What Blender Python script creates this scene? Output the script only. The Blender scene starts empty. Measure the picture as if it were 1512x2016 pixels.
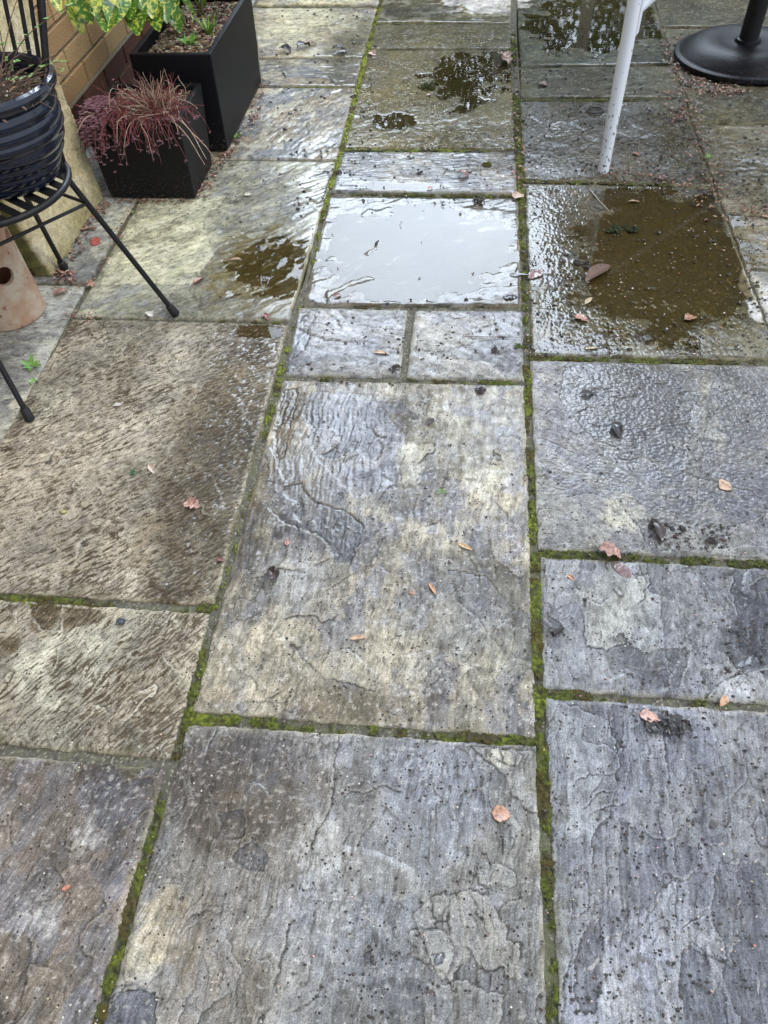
import bpy, math, random
import numpy as np
from mathutils import Vector, Matrix
random.seed(7)
rng = np.random.default_rng(11)
R_ = math.radians
PI = math.pi
SC = bpy.context.scene
COL = SC.collection

# ------------------------------------------------------------------ camera
W, H, F, CH = 1512.0, 2016.0, 1513.3, 1.26
_p, _r, _y = R_(50.25), R_(-3.514), R_(-8.44)
FWD = np.array([math.sin(_y)*math.cos(_p), math.cos(_y)*math.cos(_p), -math.sin(_p)])
_rt = np.array([math.cos(_y), -math.sin(_y), 0.0]); _up = np.cross(_rt, FWD)
RT = math.cos(_r)*_rt + math.sin(_r)*_up
UP = -math.sin(_r)*_rt + math.cos(_r)*_up
CP = np.array([0.0, 0.0, CH])
cd = bpy.data.cameras.new('camera'); cam = bpy.data.objects.new('camera', cd); COL.objects.link(cam)
cd.sensor_fit = 'VERTICAL'; cd.sensor_height = 36.0; cd.lens = 36.0*F/H
cd.clip_start = 0.05; cd.clip_end = 500
M = Matrix(((RT[0], UP[0], -FWD[0], 0), (RT[1], UP[1], -FWD[1], 0), (RT[2], UP[2], -FWD[2], CH), (0, 0, 0, 1)))
cam.matrix_world = M
SC.camera = cam

# ------------------------------------------------------------------ light
SUN_EL, SUN_AZ = 52.0, 105.0          # azimuth clockwise from +Y
world = bpy.data.worlds.new("World"); SC.world = world; world.use_nodes = True
nt = world.node_tree; nt.nodes.clear()
def wn(t, **k):
    n = nt.nodes.new(t)
    for a, b in k.items(): setattr(n, a, b)
    return n
out = wn('ShaderNodeOutputWorld'); bg = wn('ShaderNodeBackground')
sky = wn('ShaderNodeTexSky', sky_type='NISHITA', sun_disc=False)
sky.sun_elevation = R_(SUN_EL); sky.sun_rotation = R_(SUN_AZ); sky.dust_density = 3.0; sky.air_density = 1.0
geo = wn('ShaderNodeTexCoord'); sep = wn('ShaderNodeSeparateXYZ')
# broken bright cloud: brightest low ahead of the camera, greyer overhead
nz = wn('ShaderNodeTexNoise'); nz.inputs['Scale'].default_value = 2.2; nz.inputs['Detail'].default_value = 5
dot = wn('ShaderNodeVectorMath', operation='DOT_PRODUCT')
_gd = Vector((math.sin(R_(2))*math.cos(R_(36)), math.cos(R_(2))*math.cos(R_(36)), math.sin(R_(36))))
dot.inputs[1].default_value = _gd
mr = wn('ShaderNodeMapRange'); mr.inputs['From Min'].default_value = 0.93; mr.inputs['From Max'].default_value = 1.0
mr.inputs['To Min'].default_value = 0.0; mr.inputs['To Max'].default_value = 1.0; mr.interpolation_type = 'SMOOTHSTEP'
ml = wn('ShaderNodeMath', operation='MULTIPLY_ADD'); ml.inputs[1].default_value = 110.0; ml.inputs[2].default_value = 7.6
mn = wn('ShaderNodeMath', operation='MULTIPLY')
mr2 = wn('ShaderNodeMapRange'); mr2.inputs['From Min'].default_value = 0.3; mr2.inputs['From Max'].default_value = 0.7
mr2.inputs['To Min'].default_value = 0.75; mr2.inputs['To Max'].default_value = 1.2
cc = wn('ShaderNodeVectorMath', operation='SCALE'); cc.inputs[0].default_value = (0.85, 0.965, 1.12)
mix = wn('ShaderNodeMix', data_type='RGBA'); mix.inputs[0].default_value = 0.8
L = nt.links.new
L(geo.outputs['Generated'], nz.inputs['Vector']); L(geo.outputs['Generated'], dot.inputs[0])
L(dot.outputs['Value'], mr.inputs['Value']); L(mr.outputs['Result'], ml.inputs[0])
L(nz.outputs['Fac'], mr2.inputs['Value']); L(ml.outputs[0], mn.inputs[0]); L(mr2.outputs['Result'], mn.inputs[1])
L(mn.outputs[0], cc.inputs['Scale']); L(sky.outputs['Color'], mix.inputs[6]); L(cc.outputs['Vector'], mix.inputs[7])
L(mix.outputs[2], bg.inputs['Color']); bg.inputs['Strength'].default_value = 0.1
L(bg.outputs[0], out.inputs['Surface'])

sl = bpy.data.lights.new('sun', 'SUN'); so = bpy.data.objects.new('sun', sl); COL.objects.link(so)
sl.energy = 1.0; sl.angle = R_(22); sl.color = (1.0, 0.96, 0.88)
sd = Vector((math.sin(R_(SUN_AZ))*math.cos(R_(SUN_EL)), math.cos(R_(SUN_AZ))*math.cos(R_(SUN_EL)), math.sin(R_(SUN_EL))))
so.rotation_euler = (-sd).to_track_quat('-Z', 'Y').to_euler()
so.location = (3, 0, 6)
SC.view_settings.view_transform = 'Standard'; SC.view_settings.look = 'None'
SC.view_settings.gamma = 1.0; SC.view_settings.exposure = 0.60
SC.render.engine = 'CYCLES'

# ------------------------------------------------------------------ geometry helpers
def at(px, py, z=0.0):
    "the point of the photograph (px,py) on the horizontal plane z"
    d = FWD*F + RT*(px - W/2) - UP*(py - H/2)
    return CP + d*((z - CH)/d[2])
def atxy(px, py, z=0.0):
    v = at(px, py, z); return float(v[0]), float(v[1])

class MB:
    def __init__(s): s.v = []; s.f = []; s.uv = None
    def add(s, vs, fs):
        n = len(s.v); s.v += [tuple(map(float, q)) for q in vs]; s.f += [tuple(n+i for i in f) for f in fs]
    def box(s, x0, x1, y0, y1, z0, z1):
        s.add([(x0,y0,z0),(x1,y0,z0),(x1,y1,z0),(x0,y1,z0),(x0,y0,z1),(x1,y0,z1),(x1,y1,z1),(x0,y1,z1)],
              [(0,3,2,1),(4,5,6,7),(0,1,5,4),(1,2,6,5),(2,3,7,6),(3,0,4,7)])
    def tube(s, pts, rad, n=10, cap=True):
        P = [Vector(p) for p in pts]
        if not hasattr(rad, '__len__'): rad = [rad]*len(P)
        vs = []; up = None
        for i, p in enumerate(P):
            t = (P[min(i+1, len(P)-1)] - P[max(i-1, 0)])
            if t.length < 1e-9: t = Vector((0, 0, 1))
            t.normalize()
            if up is None:
                a = Vector((0, 0, 1)) if abs(t.z) < .9 else Vector((1, 0, 0))
                up = (a - t*a.dot(t)).normalized()
            else:
                up = (up - t*up.dot(t)); up = up.normalized() if up.length > 1e-6 else t.orthogonal().normalized()
            b = t.cross(up)
            for k in range(n):
                a = 2*PI*k/n; vs.append(p + (up*math.cos(a) + b*math.sin(a))*rad[i])
        fs = []
        for i in range(len(P)-1):
            for k in range(n):
                fs.append((i*n+k, i*n+(k+1) % n, (i+1)*n+(k+1) % n, (i+1)*n+k))
        if cap:
            fs.append(tuple(range(n-1, -1, -1))); fs.append(tuple((len(P)-1)*n+k for k in range(n)))
        s.add(vs, fs)
    def lathe(s, prof, c=(0, 0, 0), n=48):
        vs = []; fs = []
        for r, z in prof:
            for k in range(n):
                a = 2*PI*k/n; vs.append((c[0]+r*math.cos(a), c[1]+r*math.sin(a), c[2]+z))
        for i in range(len(prof)-1):
            for k in range(n):
                fs.append((i*n+k, i*n+(k+1) % n, (i+1)*n+(k+1) % n, (i+1)*n+k))
        s.add(vs, fs)
    def build(s, name, mat, parent=None, smooth=True, bevel=0.0, sharp=35):
        me = bpy.data.meshes.new(name); me.from_pydata(s.v, [], s.f); me.update()
        o = bpy.data.objects.new(name, me); COL.objects.link(o)
        if mat: me.materials.append(mat)
        if smooth:
            me.shade_smooth()
            try: me.set_sharp_from_angle(angle=R_(sharp))
            except Exception: pass
        if bevel:
            b = o.modifiers.new('bevel', 'BEVEL'); b.width = bevel; b.segments = 3; b.limit_method = 'ANGLE'; b.angle_limit = R_(40)
        if parent: o.parent = parent; o.matrix_parent_inverse = parent.matrix_world.inverted()
        return o
def np_mesh(name, V, Fq, mat, attrs=None, parent=None, smooth=True):
    "mesh from numpy arrays; Fq is (n,4) or (n,3)"
    me = bpy.data.meshes.new(name); k = Fq.shape[1]
    me.vertices.add(len(V)); me.vertices.foreach_set('co', V.astype(np.float32).ravel())
    me.loops.add(Fq.size); me.loops.foreach_set('vertex_index', Fq.astype(np.int32).ravel())
    me.polygons.add(len(Fq)); me.polygons.foreach_set('loop_start', np.arange(0, Fq.size, k, dtype=np.int32))
    me.polygons.foreach_set('loop_total', np.full(len(Fq), k, dtype=np.int32))
    me.polygons.foreach_set('use_smooth', np.full(len(Fq), smooth, dtype=bool))
    for n, a in (attrs or {}).items():
        if a.ndim == 2:
            at_ = me.attributes.new(n, 'FLOAT_COLOR', 'POINT')
            c4 = np.ones((len(V), 4), np.float32); c4[:, :3] = a; at_.data.foreach_set('color', c4.ravel())
        else:
            at_ = me.attributes.new(n, 'FLOAT', 'POINT'); at_.data.foreach_set('value', a.astype(np.float32))
    me.update(calc_edges=True); me.validate()
    o = bpy.data.objects.new(name, me); COL.objects.link(o)
    if mat: me.materials.append(mat)
    if parent: o.parent = parent
    return o
def tag(o, label=None, cat=None, group=None, kind=None):
    if label: o['label'] = label
    if cat: o['category'] = cat
    if group: o['group'] = group
    if kind: o['kind'] = kind
    return o
def empty(name, loc=(0, 0, 0)):
    o = bpy.data.objects.new(name, None); COL.objects.link(o); o.location = loc; o.empty_display_size = .05
    bpy.context.view_layer.update()
    return o

# ------------------------------------------------------------------ noise (numpy)
_ga = rng.random(65536)*2*PI; _gx, _gy = np.cos(_ga), np.sin(_ga); _hv = rng.random(65536)
def _h(ix, iy, s): return ((ix*73856093) ^ (iy*19349663) ^ (s*83492791)) & 0xffff
def gn(x, y, s=0):
    ix = np.floor(x).astype(np.int64); iy = np.floor(y).astype(np.int64); fx = x-ix; fy = y-iy
    u = fx*fx*fx*(fx*(fx*6-15)+10); v = fy*fy*fy*(fy*(fy*6-15)+10)
    def g(dx, dy):
        h = _h(ix+dx, iy+dy, s); return _gx[h]*(fx-dx)+_gy[h]*(fy-dy)
    a = g(0, 0); b = g(1, 0); c = g(0, 1); d = g(1, 1)
    return ((a+(b-a)*u) + ((c+(d-c)*u)-(a+(b-a)*u))*v)*1.5
def fbm(x, y, o=4, s=0, g=.5):
    t = 0; a = 1.0; n = 0
    for i in range(o): t = t + a*gn(x*2**i, y*2**i, s+i*17); n += a; a *= g
    return t/n*1.35
def cells(x, y, s=0, jit=1.0):
    "distance to nearest feature point, and its random value"
    ix = np.floor(x).astype(np.int64); iy = np.floor(y).astype(np.int64)
    best = np.full(np.shape(x), 9.0); val = np.zeros(np.shape(x))
    for dx in (-1, 0, 1):
        for dy in (-1, 0, 1):
            h = _h(ix+dx, iy+dy, s); h2 = _h(ix+dx, iy+dy, s+91)
            d = np.hypot(ix+dx+.5+jit*(_hv[h]-.5)-x, iy+dy+.5+jit*(_hv[h2]-.5)-y)
            m = d < best; best = np.where(m, d, best); val = np.where(m, _hv[(h+7919) & 0xffff], val)
    return best, val
def ss(a, b, x):
    t = np.clip((x-a)/(b-a), 0, 1); return t*t*(3-2*t)
def lerp(a, b, t): return a + (b-a)*t

# ------------------------------------------------------------------ materials
def mat(name):
    m = bpy.data.materials.new(name); m.use_nodes = True; n = m.node_tree.nodes
    return m, n, m.node_tree.links.new, n['Principled BSDF']
def nd(n, t, ins=None, **k):
    q = n.new(t)
    for a, b in k.items(): setattr(q, a, b)
    for a, b in (ins or {}).items(): q.inputs[a].default_value = b
    return q
def simple(name, c, rough=.5, noise=.15, scale=60, metal=0, bump=.2, bscale=200, c2=None, coat=0, dist=.001, spec=.5):
    m, n, l, b = mat(name)
    tc = nd(n, 'ShaderNodeTexCoord')
    nz = nd(n, 'ShaderNodeTexNoise', {'Scale': scale, 'Detail': 6, 'Roughness': .6}); l(tc.outputs['Object'], nz.inputs['Vector'])
    cr = nd(n, 'ShaderNodeValToRGB'); l(nz.outputs['Fac'], cr.inputs[0])
    c2 = c2 or tuple(x*(1-noise*2) for x in c)
    cr.color_ramp.elements[0].position = .35; cr.color_ramp.elements[0].color = (*c2, 1)
    cr.color_ramp.elements[1].position = .65; cr.color_ramp.elements[1].color = (*c, 1)
    l(cr.outputs[0], b.inputs['Base Color'])
    b.inputs['Roughness'].default_value = rough; b.inputs['Metallic'].default_value = metal
    b.inputs['Coat Weight'].default_value = coat; b.inputs['Coat Roughness'].default_value = .08
    b.inputs['Specular IOR Level'].default_value = spec
    if bump:
        n2 = nd(n, 'ShaderNodeTexNoise', {'Scale': bscale, 'Detail': 4}); l(tc.outputs['Object'], n2.inputs['Vector'])
        bp = nd(n, 'ShaderNodeBump', {'Strength': bump, 'Distance': dist}); l(n2.outputs['Fac'], bp.inputs['Height']); l(bp.outputs[0], b.inputs['Normal'])
    return m

def stone_material():
    "riven sandstone: colour and wetness come from the mesh, fine grain from noise"
    m, n, l, b = mat('riven_sandstone')
    ca = nd(n, 'ShaderNodeAttribute', attribute_name='col'); wa = nd(n, 'ShaderNodeAttribute', attribute_name='wet')
    tc = nd(n, 'ShaderNodeTexCoord')
    n1 = nd(n, 'ShaderNodeTexNoise', {'Scale': 420, 'Detail': 5, 'Roughness': .7}); l(tc.outputs['Object'], n1.inputs['Vector'])
    r1 = nd(n, 'ShaderNodeMapRange', {'From Min': .32, 'From Max': .68, 'To Min': .45, 'To Max': 1.6}); l(n1.outputs['Fac'], r1.inputs['Value'])
    mu = nd(n, 'ShaderNodeVectorMath', operation='SCALE'); l(ca.outputs['Color'], mu.inputs[0]); l(r1.outputs[0], mu.inputs['Scale'])
    # hard little grains, pale and dark
    g1 = nd(n, 'ShaderNodeTexVoronoi', {'Scale': 190, 'Randomness': 1.0}); l(tc.outputs['Object'], g1.inputs['Vector'])
    g2 = nd(n, 'ShaderNodeTexNoise', {'Scale': 14, 'Detail': 3}); l(tc.outputs['Object'], g2.inputs['Vector'])
    gs = nd(n, 'ShaderNodeSeparateColor'); l(g1.outputs['Color'], gs.inputs[0])
    def grains(chan, lo, hi, rad, colr, prev):
        pk = nd(n, 'ShaderNodeMath', operation='LESS_THAN'); l(gs.outputs[chan], pk.inputs[0])
        th_ = nd(n, 'ShaderNodeMapRange', {'From Min': .35, 'From Max': .65, 'To Min': lo, 'To Max': hi}); l(g2.outputs['Fac'], th_.inputs['Value']); l(th_.outputs[0], pk.inputs[1])
        nr = nd(n, 'ShaderNodeMath', operation='LESS_THAN'); nr.inputs[1].default_value = rad; l(g1.outputs['Distance'], nr.inputs[0])
        an = nd(n, 'ShaderNodeMath', operation='MULTIPLY'); l(pk.outputs[0], an.inputs[0]); l(nr.outputs[0], an.inputs[1])
        mx = nd(n, 'ShaderNodeMix', data_type='RGBA'); l(an.outputs[0], mx.inputs[0]); l(prev, mx.inputs[6]); mx.inputs[7].default_value = (*colr, 1); return mx.outputs[2]
    o1_ = grains(0, -.02, .028, .32, (.62, .58, .50), mu.outputs[0]); o2_ = grains(1, -.02, .12, .36, (.045, .035, .028), o1_)
    # wet darkening
    wd = nd(n, 'ShaderNodeMapRange', {'To Min': 1.0, 'To Max': .58}); l(wa.outputs['Fac'], wd.inputs['Value'])
    mu2 = nd(n, 'ShaderNodeVectorMath', operation='SCALE'); l(o2_, mu2.inputs[0]); l(wd.outputs[0], mu2.inputs['Scale'])
    l(mu2.outputs[0], b.inputs['Base Color'])
    b.inputs['Roughness'].default_value = .8; b.inputs['Specular IOR Level'].default_value = .18
    # water film as a coat
    n3 = nd(n, 'ShaderNodeTexNoise', {'Scale': 45, 'Detail': 5, 'Roughness': .65}); l(tc.outputs['Object'], n3.inputs['Vector'])
    ad = nd(n, 'ShaderNodeMath', operation='MULTIPLY_ADD'); ad.inputs[1].default_value = 1.4; l(n3.outputs['Fac'], ad.inputs[0])
    ws = nd(n, 'ShaderNodeMath', operation='ADD'); ws.inputs[1].default_value = -.70
    l(ws.outputs[0], ad.inputs[2]); l(wa.outputs['Fac'], ws.inputs[0])
    cw = nd(n, 'ShaderNodeMapRange', {'From Min': .16, 'From Max': .85, 'To Min': 0, 'To Max': 1}); l(ad.outputs[0], cw.inputs['Value'])
    l(cw.outputs[0], b.inputs['Coat Weight'])
    cr = nd(n, 'ShaderNodeMapRange', {'From Min': .1, 'From Max': 1.1, 'To Min': .24, 'To Max': .05}); l(ad.outputs[0], cr.inputs['Value'])
    l(cr.outputs[0], b.inputs['Coat Roughness']); b.inputs['Coat IOR'].default_value = 1.36
    n2 = nd(n, 'ShaderNodeTexNoise', {'Scale': 260, 'Detail': 6, 'Roughness': .65}); l(tc.outputs['Object'], n2.inputs['Vector'])
    bp = nd(n, 'ShaderNodeBump', {'Strength': .55, 'Distance': .0012}); l(n2.outputs['Fac'], bp.inputs['Height']); l(bp.outputs[0], b.inputs['Normal'])
    n4 = nd(n, 'ShaderNodeTexNoise', {'Scale': 130, 'Detail': 3, 'Roughness': .5}); l(tc.outputs['Object'], n4.inputs['Vector'])
    bp2 = nd(n, 'ShaderNodeBump', {'Strength': .28, 'Distance': .001}); l(n4.outputs['Fac'], bp2.inputs['Height']); l(bp2.outputs[0], b.inputs['Coat Normal'])
    return m
M_STONE = stone_material()

def attr_material(name, rough=.9, nscale=500, bump=.8, dist=.002, coat=0.0):
    m, n, l, b = mat(name)
    ca = nd(n, 'ShaderNodeAttribute', attribute_name='col'); tc = nd(n, 'ShaderNodeTexCoord')
    n1 = nd(n, 'ShaderNodeTexNoise', {'Scale': nscale, 'Detail': 4, 'Roughness': .7}); l(tc.outputs['Object'], n1.inputs['Vector'])
    r1 = nd(n, 'ShaderNodeMapRange', {'From Min': .3, 'From Max': .7, 'To Min': .5, 'To Max': 1.5}); l(n1.outputs['Fac'], r1.inputs['Value'])
    mu = nd(n, 'ShaderNodeVectorMath', operation='SCALE'); l(ca.outputs['Color'], mu.inputs[0]); l(r1.outputs[0], mu.inputs['Scale'])
    l(mu.outputs[0], b.inputs['Base Color']); b.inputs['Roughness'].default_value = rough
    b.inputs['Coat Weight'].default_value = coat; b.inputs['Coat Roughness'].default_value = .15
    bp = nd(n, 'ShaderNodeBump', {'Strength': bump, 'Distance': dist}); l(n1.outputs['Fac'], bp.inputs['Height']); l(bp.outputs[0], b.inputs['Normal'])
    return m
M_MORTAR = attr_material('sandy_mortar', .9, 500)
M_MOSS = attr_material('joint_moss', .85, 700, 1.0, .003)
M_DEBRIS = attr_material('debris', .6, 300, .4, .001, .4)

def water_material():
    m = bpy.data.materials.new('puddle_water'); m.use_nodes = True; n = m.node_tree.nodes; l = m.node_tree.links.new; n.clear()
    o = nd(n, 'ShaderNodeOutputMaterial'); mx = nd(n, 'ShaderNodeMixShader'); tr = nd(n, 'ShaderNodeBsdfTransparent', {'Color': (.90, .85, .72, 1)})
    gl = nd(n, 'ShaderNodeBsdfGlossy', {'Roughness': .015}); fr = nd(n, 'ShaderNodeFresnel', {'IOR': 1.40})
    tc = nd(n, 'ShaderNodeTexCoord'); nz = nd(n, 'ShaderNodeTexNoise', {'Scale': 38, 'Detail': 2}); l(tc.outputs['Object'], nz.inputs['Vector'])
    bp = nd(n, 'ShaderNodeBump', {'Strength': .12, 'Distance': .0006}); l(nz.outputs['Fac'], bp.inputs['Height'])
    l(bp.outputs[0], gl.inputs['Normal']); l(bp.outputs[0], fr.inputs['Normal'])
    l(fr.outputs[0], mx.inputs[0]); l(tr.outputs[0], mx.inputs[1]); l(gl.outputs[0], mx.inputs[2]); l(mx.outputs[0], o.inputs['Surface'])
    return m
M_WATER = water_material()

# ------------------------------------------------------------------ blobs given where the photo shows them (px -> ground)
def blob(px, py, rx, ry, rough=.35, rot=0.0):
    cx, cy = atxy(px, py); x1, _ = atxy(px+rx, py); _, y1 = atxy(px, py-ry)
    return (cx, cy, abs(x1-cx), abs(y1-cy), rough, rot)
def bmask(b, x, y, soft=.25, fs=14, seed=3):
    cx, cy, rx, ry, rough, rot = b
    dx, dy = x-cx, y-cy
    if rot: dx, dy = dx*math.cos(rot)+dy*math.sin(rot), -dx*math.sin(rot)+dy*math.cos(rot)
    m = (abs(dx) < rx*1.8) & (abs(dy) < ry*1.8)
    r = np.zeros(x.shape)
    if m.any():
        d = np.sqrt((dx[m]/rx)**2+(dy[m]/ry)**2)+rough*fbm(x[m]*fs, y[m]*fs, 4, seed)*1.3
        r[m] = 1-ss(1-soft, 1+soft*.2, d)
    return r
BUFF = (.40, .335, .235); TAN = (.30, .24, .155); BROWN = (.15, .112, .065); OLIVE = (.17, .14, .055); LILAC = (.185, .187, .21)
GREY = (.23, .235, .235); PALE = (.44, .415, .32); YELL = (.42, .395, .265); DARK = (.075, .066, .052); SLATE = (.13, .135, .155); CHALK = (.55, .54, .50)

PAINT = [  # px, py, rx, ry, colour, strength, softness
    # upper left column, pale dry patches
    (600, 40, 95, 55, YELL, .75, .5), (560, 125, 60, 12, PALE, .6, .5), (330, 440, 140, 95, (.44, .42, .30), .75, .5), (400, 340, 120, 40, YELL, .35, .6),
    (560, 560, 170, 60, TAN, .4, .5), (500, 520, 85, 75, (.20, .16, .06), .85, .2), (700, 90, 60, 60, OLIVE, .6, .5), (650, 230, 60, 80, TAN, .4, .6),
    (880, 170, 160, 120, OLIVE, .7, .5), (770, 240, 60, 28, DARK, .4, .5), (900, 60, 140, 30, OLIVE, .5, .5),
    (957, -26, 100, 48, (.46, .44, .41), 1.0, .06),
    (1130, 60, 110, 60, OLIVE, .6, .5), (1180, 230, 110, 100, BROWN, .45, .6), (1330, 230, 60, 90, OLIVE, .3, .6),
    (1280, 540, 225, 165, (.15, .125, .055), .6, .6), (1310, 510, 170, 140, (.20, .165, .055), .75, .4), (1230, 600, 140, 60, OLIVE, .6, .5), (1180, 440, 90, 60, BROWN, .5, .5), (1488, 585, 24, 62, CHALK, .95, .08),  # last blob paints the bright sky reflection beyond the tabletop edge
    (1450, 300, 60, 90, OLIVE, .5, .6), (1490, 440, 40, 70, TAN, .5, .6),
    # big left slab
    (500, 640, 90, 22, BROWN, .7, .4), (120, 900, 200, 170, (.37, .325, .25), .5, .7), (80, 800, 60, 40, PALE, .5, .2), (400, 1080, 150, 130, BROWN, .55, .6),
    (430, 850, 110, 230, BROWN, .6, .6), (250, 1080, 160, 70, TAN, .3, .7), (480, 760, 60, 60, TAN, .4, .6),
    (85, 1220, 28, 38, BROWN, .85, .2), (155, 1215, 42, 28, BROWN, .8, .25), (20, 1270, 26, 20, BROWN, .6, .3),
    (130, 1290, 130, 110, PALE, .55, .6), (250, 1380, 120, 70, BUFF, .3, .6),
    # centre
    (575, 820, 30, 70, BROWN, .7, .35), (520, 960, 30, 60, BROWN, .6, .4), (635, 810, 6, 22, OLIVE, .8, .3),
    (690, 800, 110, 60, LILAC, .8, .4), (700, 880, 110, 90, LILAC, .8, .4), (820, 960, 120, 80, LILAC, .7, .4), (860, 860, 70, 70, PALE, .25, .3),
    (810, 900, 30, 55, PALE, .4, .15), (950, 930, 48, 60, PALE, .4, .15), (920, 850, 40, 40, PALE, .3, .15), (740, 770, 60, 20, PALE, .3, .3), (970, 1060, 70, 60, LILAC, .5, .5),
    (610, 1010, 90, 70, SLATE, .6, .15), (560, 960, 40, 35, SLATE, .6, .15), (700, 1060, 60, 50, SLATE, .5, .2),
    (560, 1130, 90, 50, GREY, .5, .4), (590, 1150, 70, 60, CHALK, .3, .6), (880, 1200, 130, 110, GREY, .5, .5), (960, 1290, 60, 60, PALE, .35, .4),
    (520, 1290, 130, 80, (.34, .305, .235), .45, .7), (700, 1300, 70, 40, (.34, .305, .235), .45, .5), (690, 1380, 160, 45, BROWN, .4, .5), (430, 1370, 60, 40, TAN, .4, .5),
    # bottom centre slab
    (430, 1560, 150, 130, (.12, .10, .085), .7, .5), (300, 1640, 60, 70, SLATE, .4, .3), (520, 1480, 60, 50, SLATE, .3, .3), (680, 1560, 70, 60, (.11, .095, .08), .6, .5),
    (500, 1600, 120, 130, BROWN, .35, .6), (640, 1650, 70, 110, CHALK, .28, .7), (860, 1560, 120, 120, (.22, .235, .27), .6, .5), (820, 1640, 130, 100, (.25, .26, .27), .5, .6),
    (290, 1850, 55, 75, (.36, .325, .245), .5, .3), (330, 1820, 60, 80, TAN, .5, .4), (390, 1830, 40, 130, BROWN, .5, .6), (700, 1850, 190, 160, (.25, .255, .26), .5, .7),
    (890, 1830, 80, 80, (.26, .25, .225), .5, .2), (470, 1950, 90, 80, (.20, .17, .13), .5, .5), (260, 1980, 60, 40, SLATE, .6, .2), (980, 1490, 28, 24, PALE, .6, .1),
    # bottom left slab
    (130, 1650, 170, 180, (.17, .145, .125), .5, .7), (60, 1560, 60, 60, (.12, .10, .09), .5, .5), (200, 1560, 60, 60, SLATE, .5, .4), (170, 1640, 40, 50, CHALK, .3, .6), (80, 1800, 60, 60, CHALK, .3, .7),
    (180, 1880, 70, 80, SLATE, .5, .4), (60, 1940, 70, 60, (.22, .18, .14), .5, .5),
    # right column
    (1250, 620, 120, 60, OLIVE, .4, .5), (1130, 690, 80, 18, LILAC, .5, .4), (1280, 690, 60, 18, PALE, .4, .3), (1400, 820, 26, 90, PALE, .5, .35), (1230, 1010, 55, 40, PALE, .55, .35),
    (1270, 800, 150, 80, (.11, .10, .095), .65, .6), (1330, 740, 160, 30, (.10, .09, .08), .6, .6), (1120, 830, 60, 90, (.23, .225, .235), .5, .5), (1480, 960, 60, 140, LILAC, .5, .5),
    (1210, 1190, 70, 75, (.27, .27, .25), .6, .12), (1460, 1340, 70, 30, (.30, .30, .30), .6, .1), (1350, 1200, 60, 100, (.25, .25, .25), .4, .3),
    (1490, 1240, 50, 90, SLATE, .6, .2),
]
WETS = [  # px, py, rx, ry, amount, softness
    (600, 460, 110, 150, .8, .6), (520, 520, 130, 90, .9, .4), (640, 200, 110, 130, .35, .6), (700, 90, 70, 60, .5, .5), (560, 70, 60, 30, -.4, .6), (330, 440, 110, 90, -.5, .6), (600, 30, 80, 40, -.4, .6),
    (500, 670, 120, 80, .55, .5), (450, 900, 110, 280, 1.0, .6), (400, 1100, 120, 90, .5, .6), (120, 900, 180, 170, -.35, .6),
    (600, 900, 120, 160, .6, .6), (560, 1000, 80, 160, .8, .5), (1300, 820, 200, 130, 1.4, .6), (1450, 760, 90, 90, .8, .6), (1330, 960, 130, 100, .5, .6),
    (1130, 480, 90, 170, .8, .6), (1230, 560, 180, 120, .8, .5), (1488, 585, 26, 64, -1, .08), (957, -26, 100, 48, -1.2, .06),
]
DISH = [  # px, py, rx, ry, depth m
    (820, 492, 225, 98, .0050), (535, 525, 95, 62, .0040), (1310, 500, 200, 150, .0034), (1165, 42, 135, 62, .0050), (770, 238, 52, 20, .0030), (930, 150, 110, 60, .0022),
    (800, 60, 5, 2, .0002), (780, 366, 110, 10, .0030),
    (508, 652, 60, 16, .0024),
]
SLT = (.15, .155, .18); WRM = (.185, .155, .12); GRN = (.275, .275, .245); LG = (.285, .285, .275)
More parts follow.
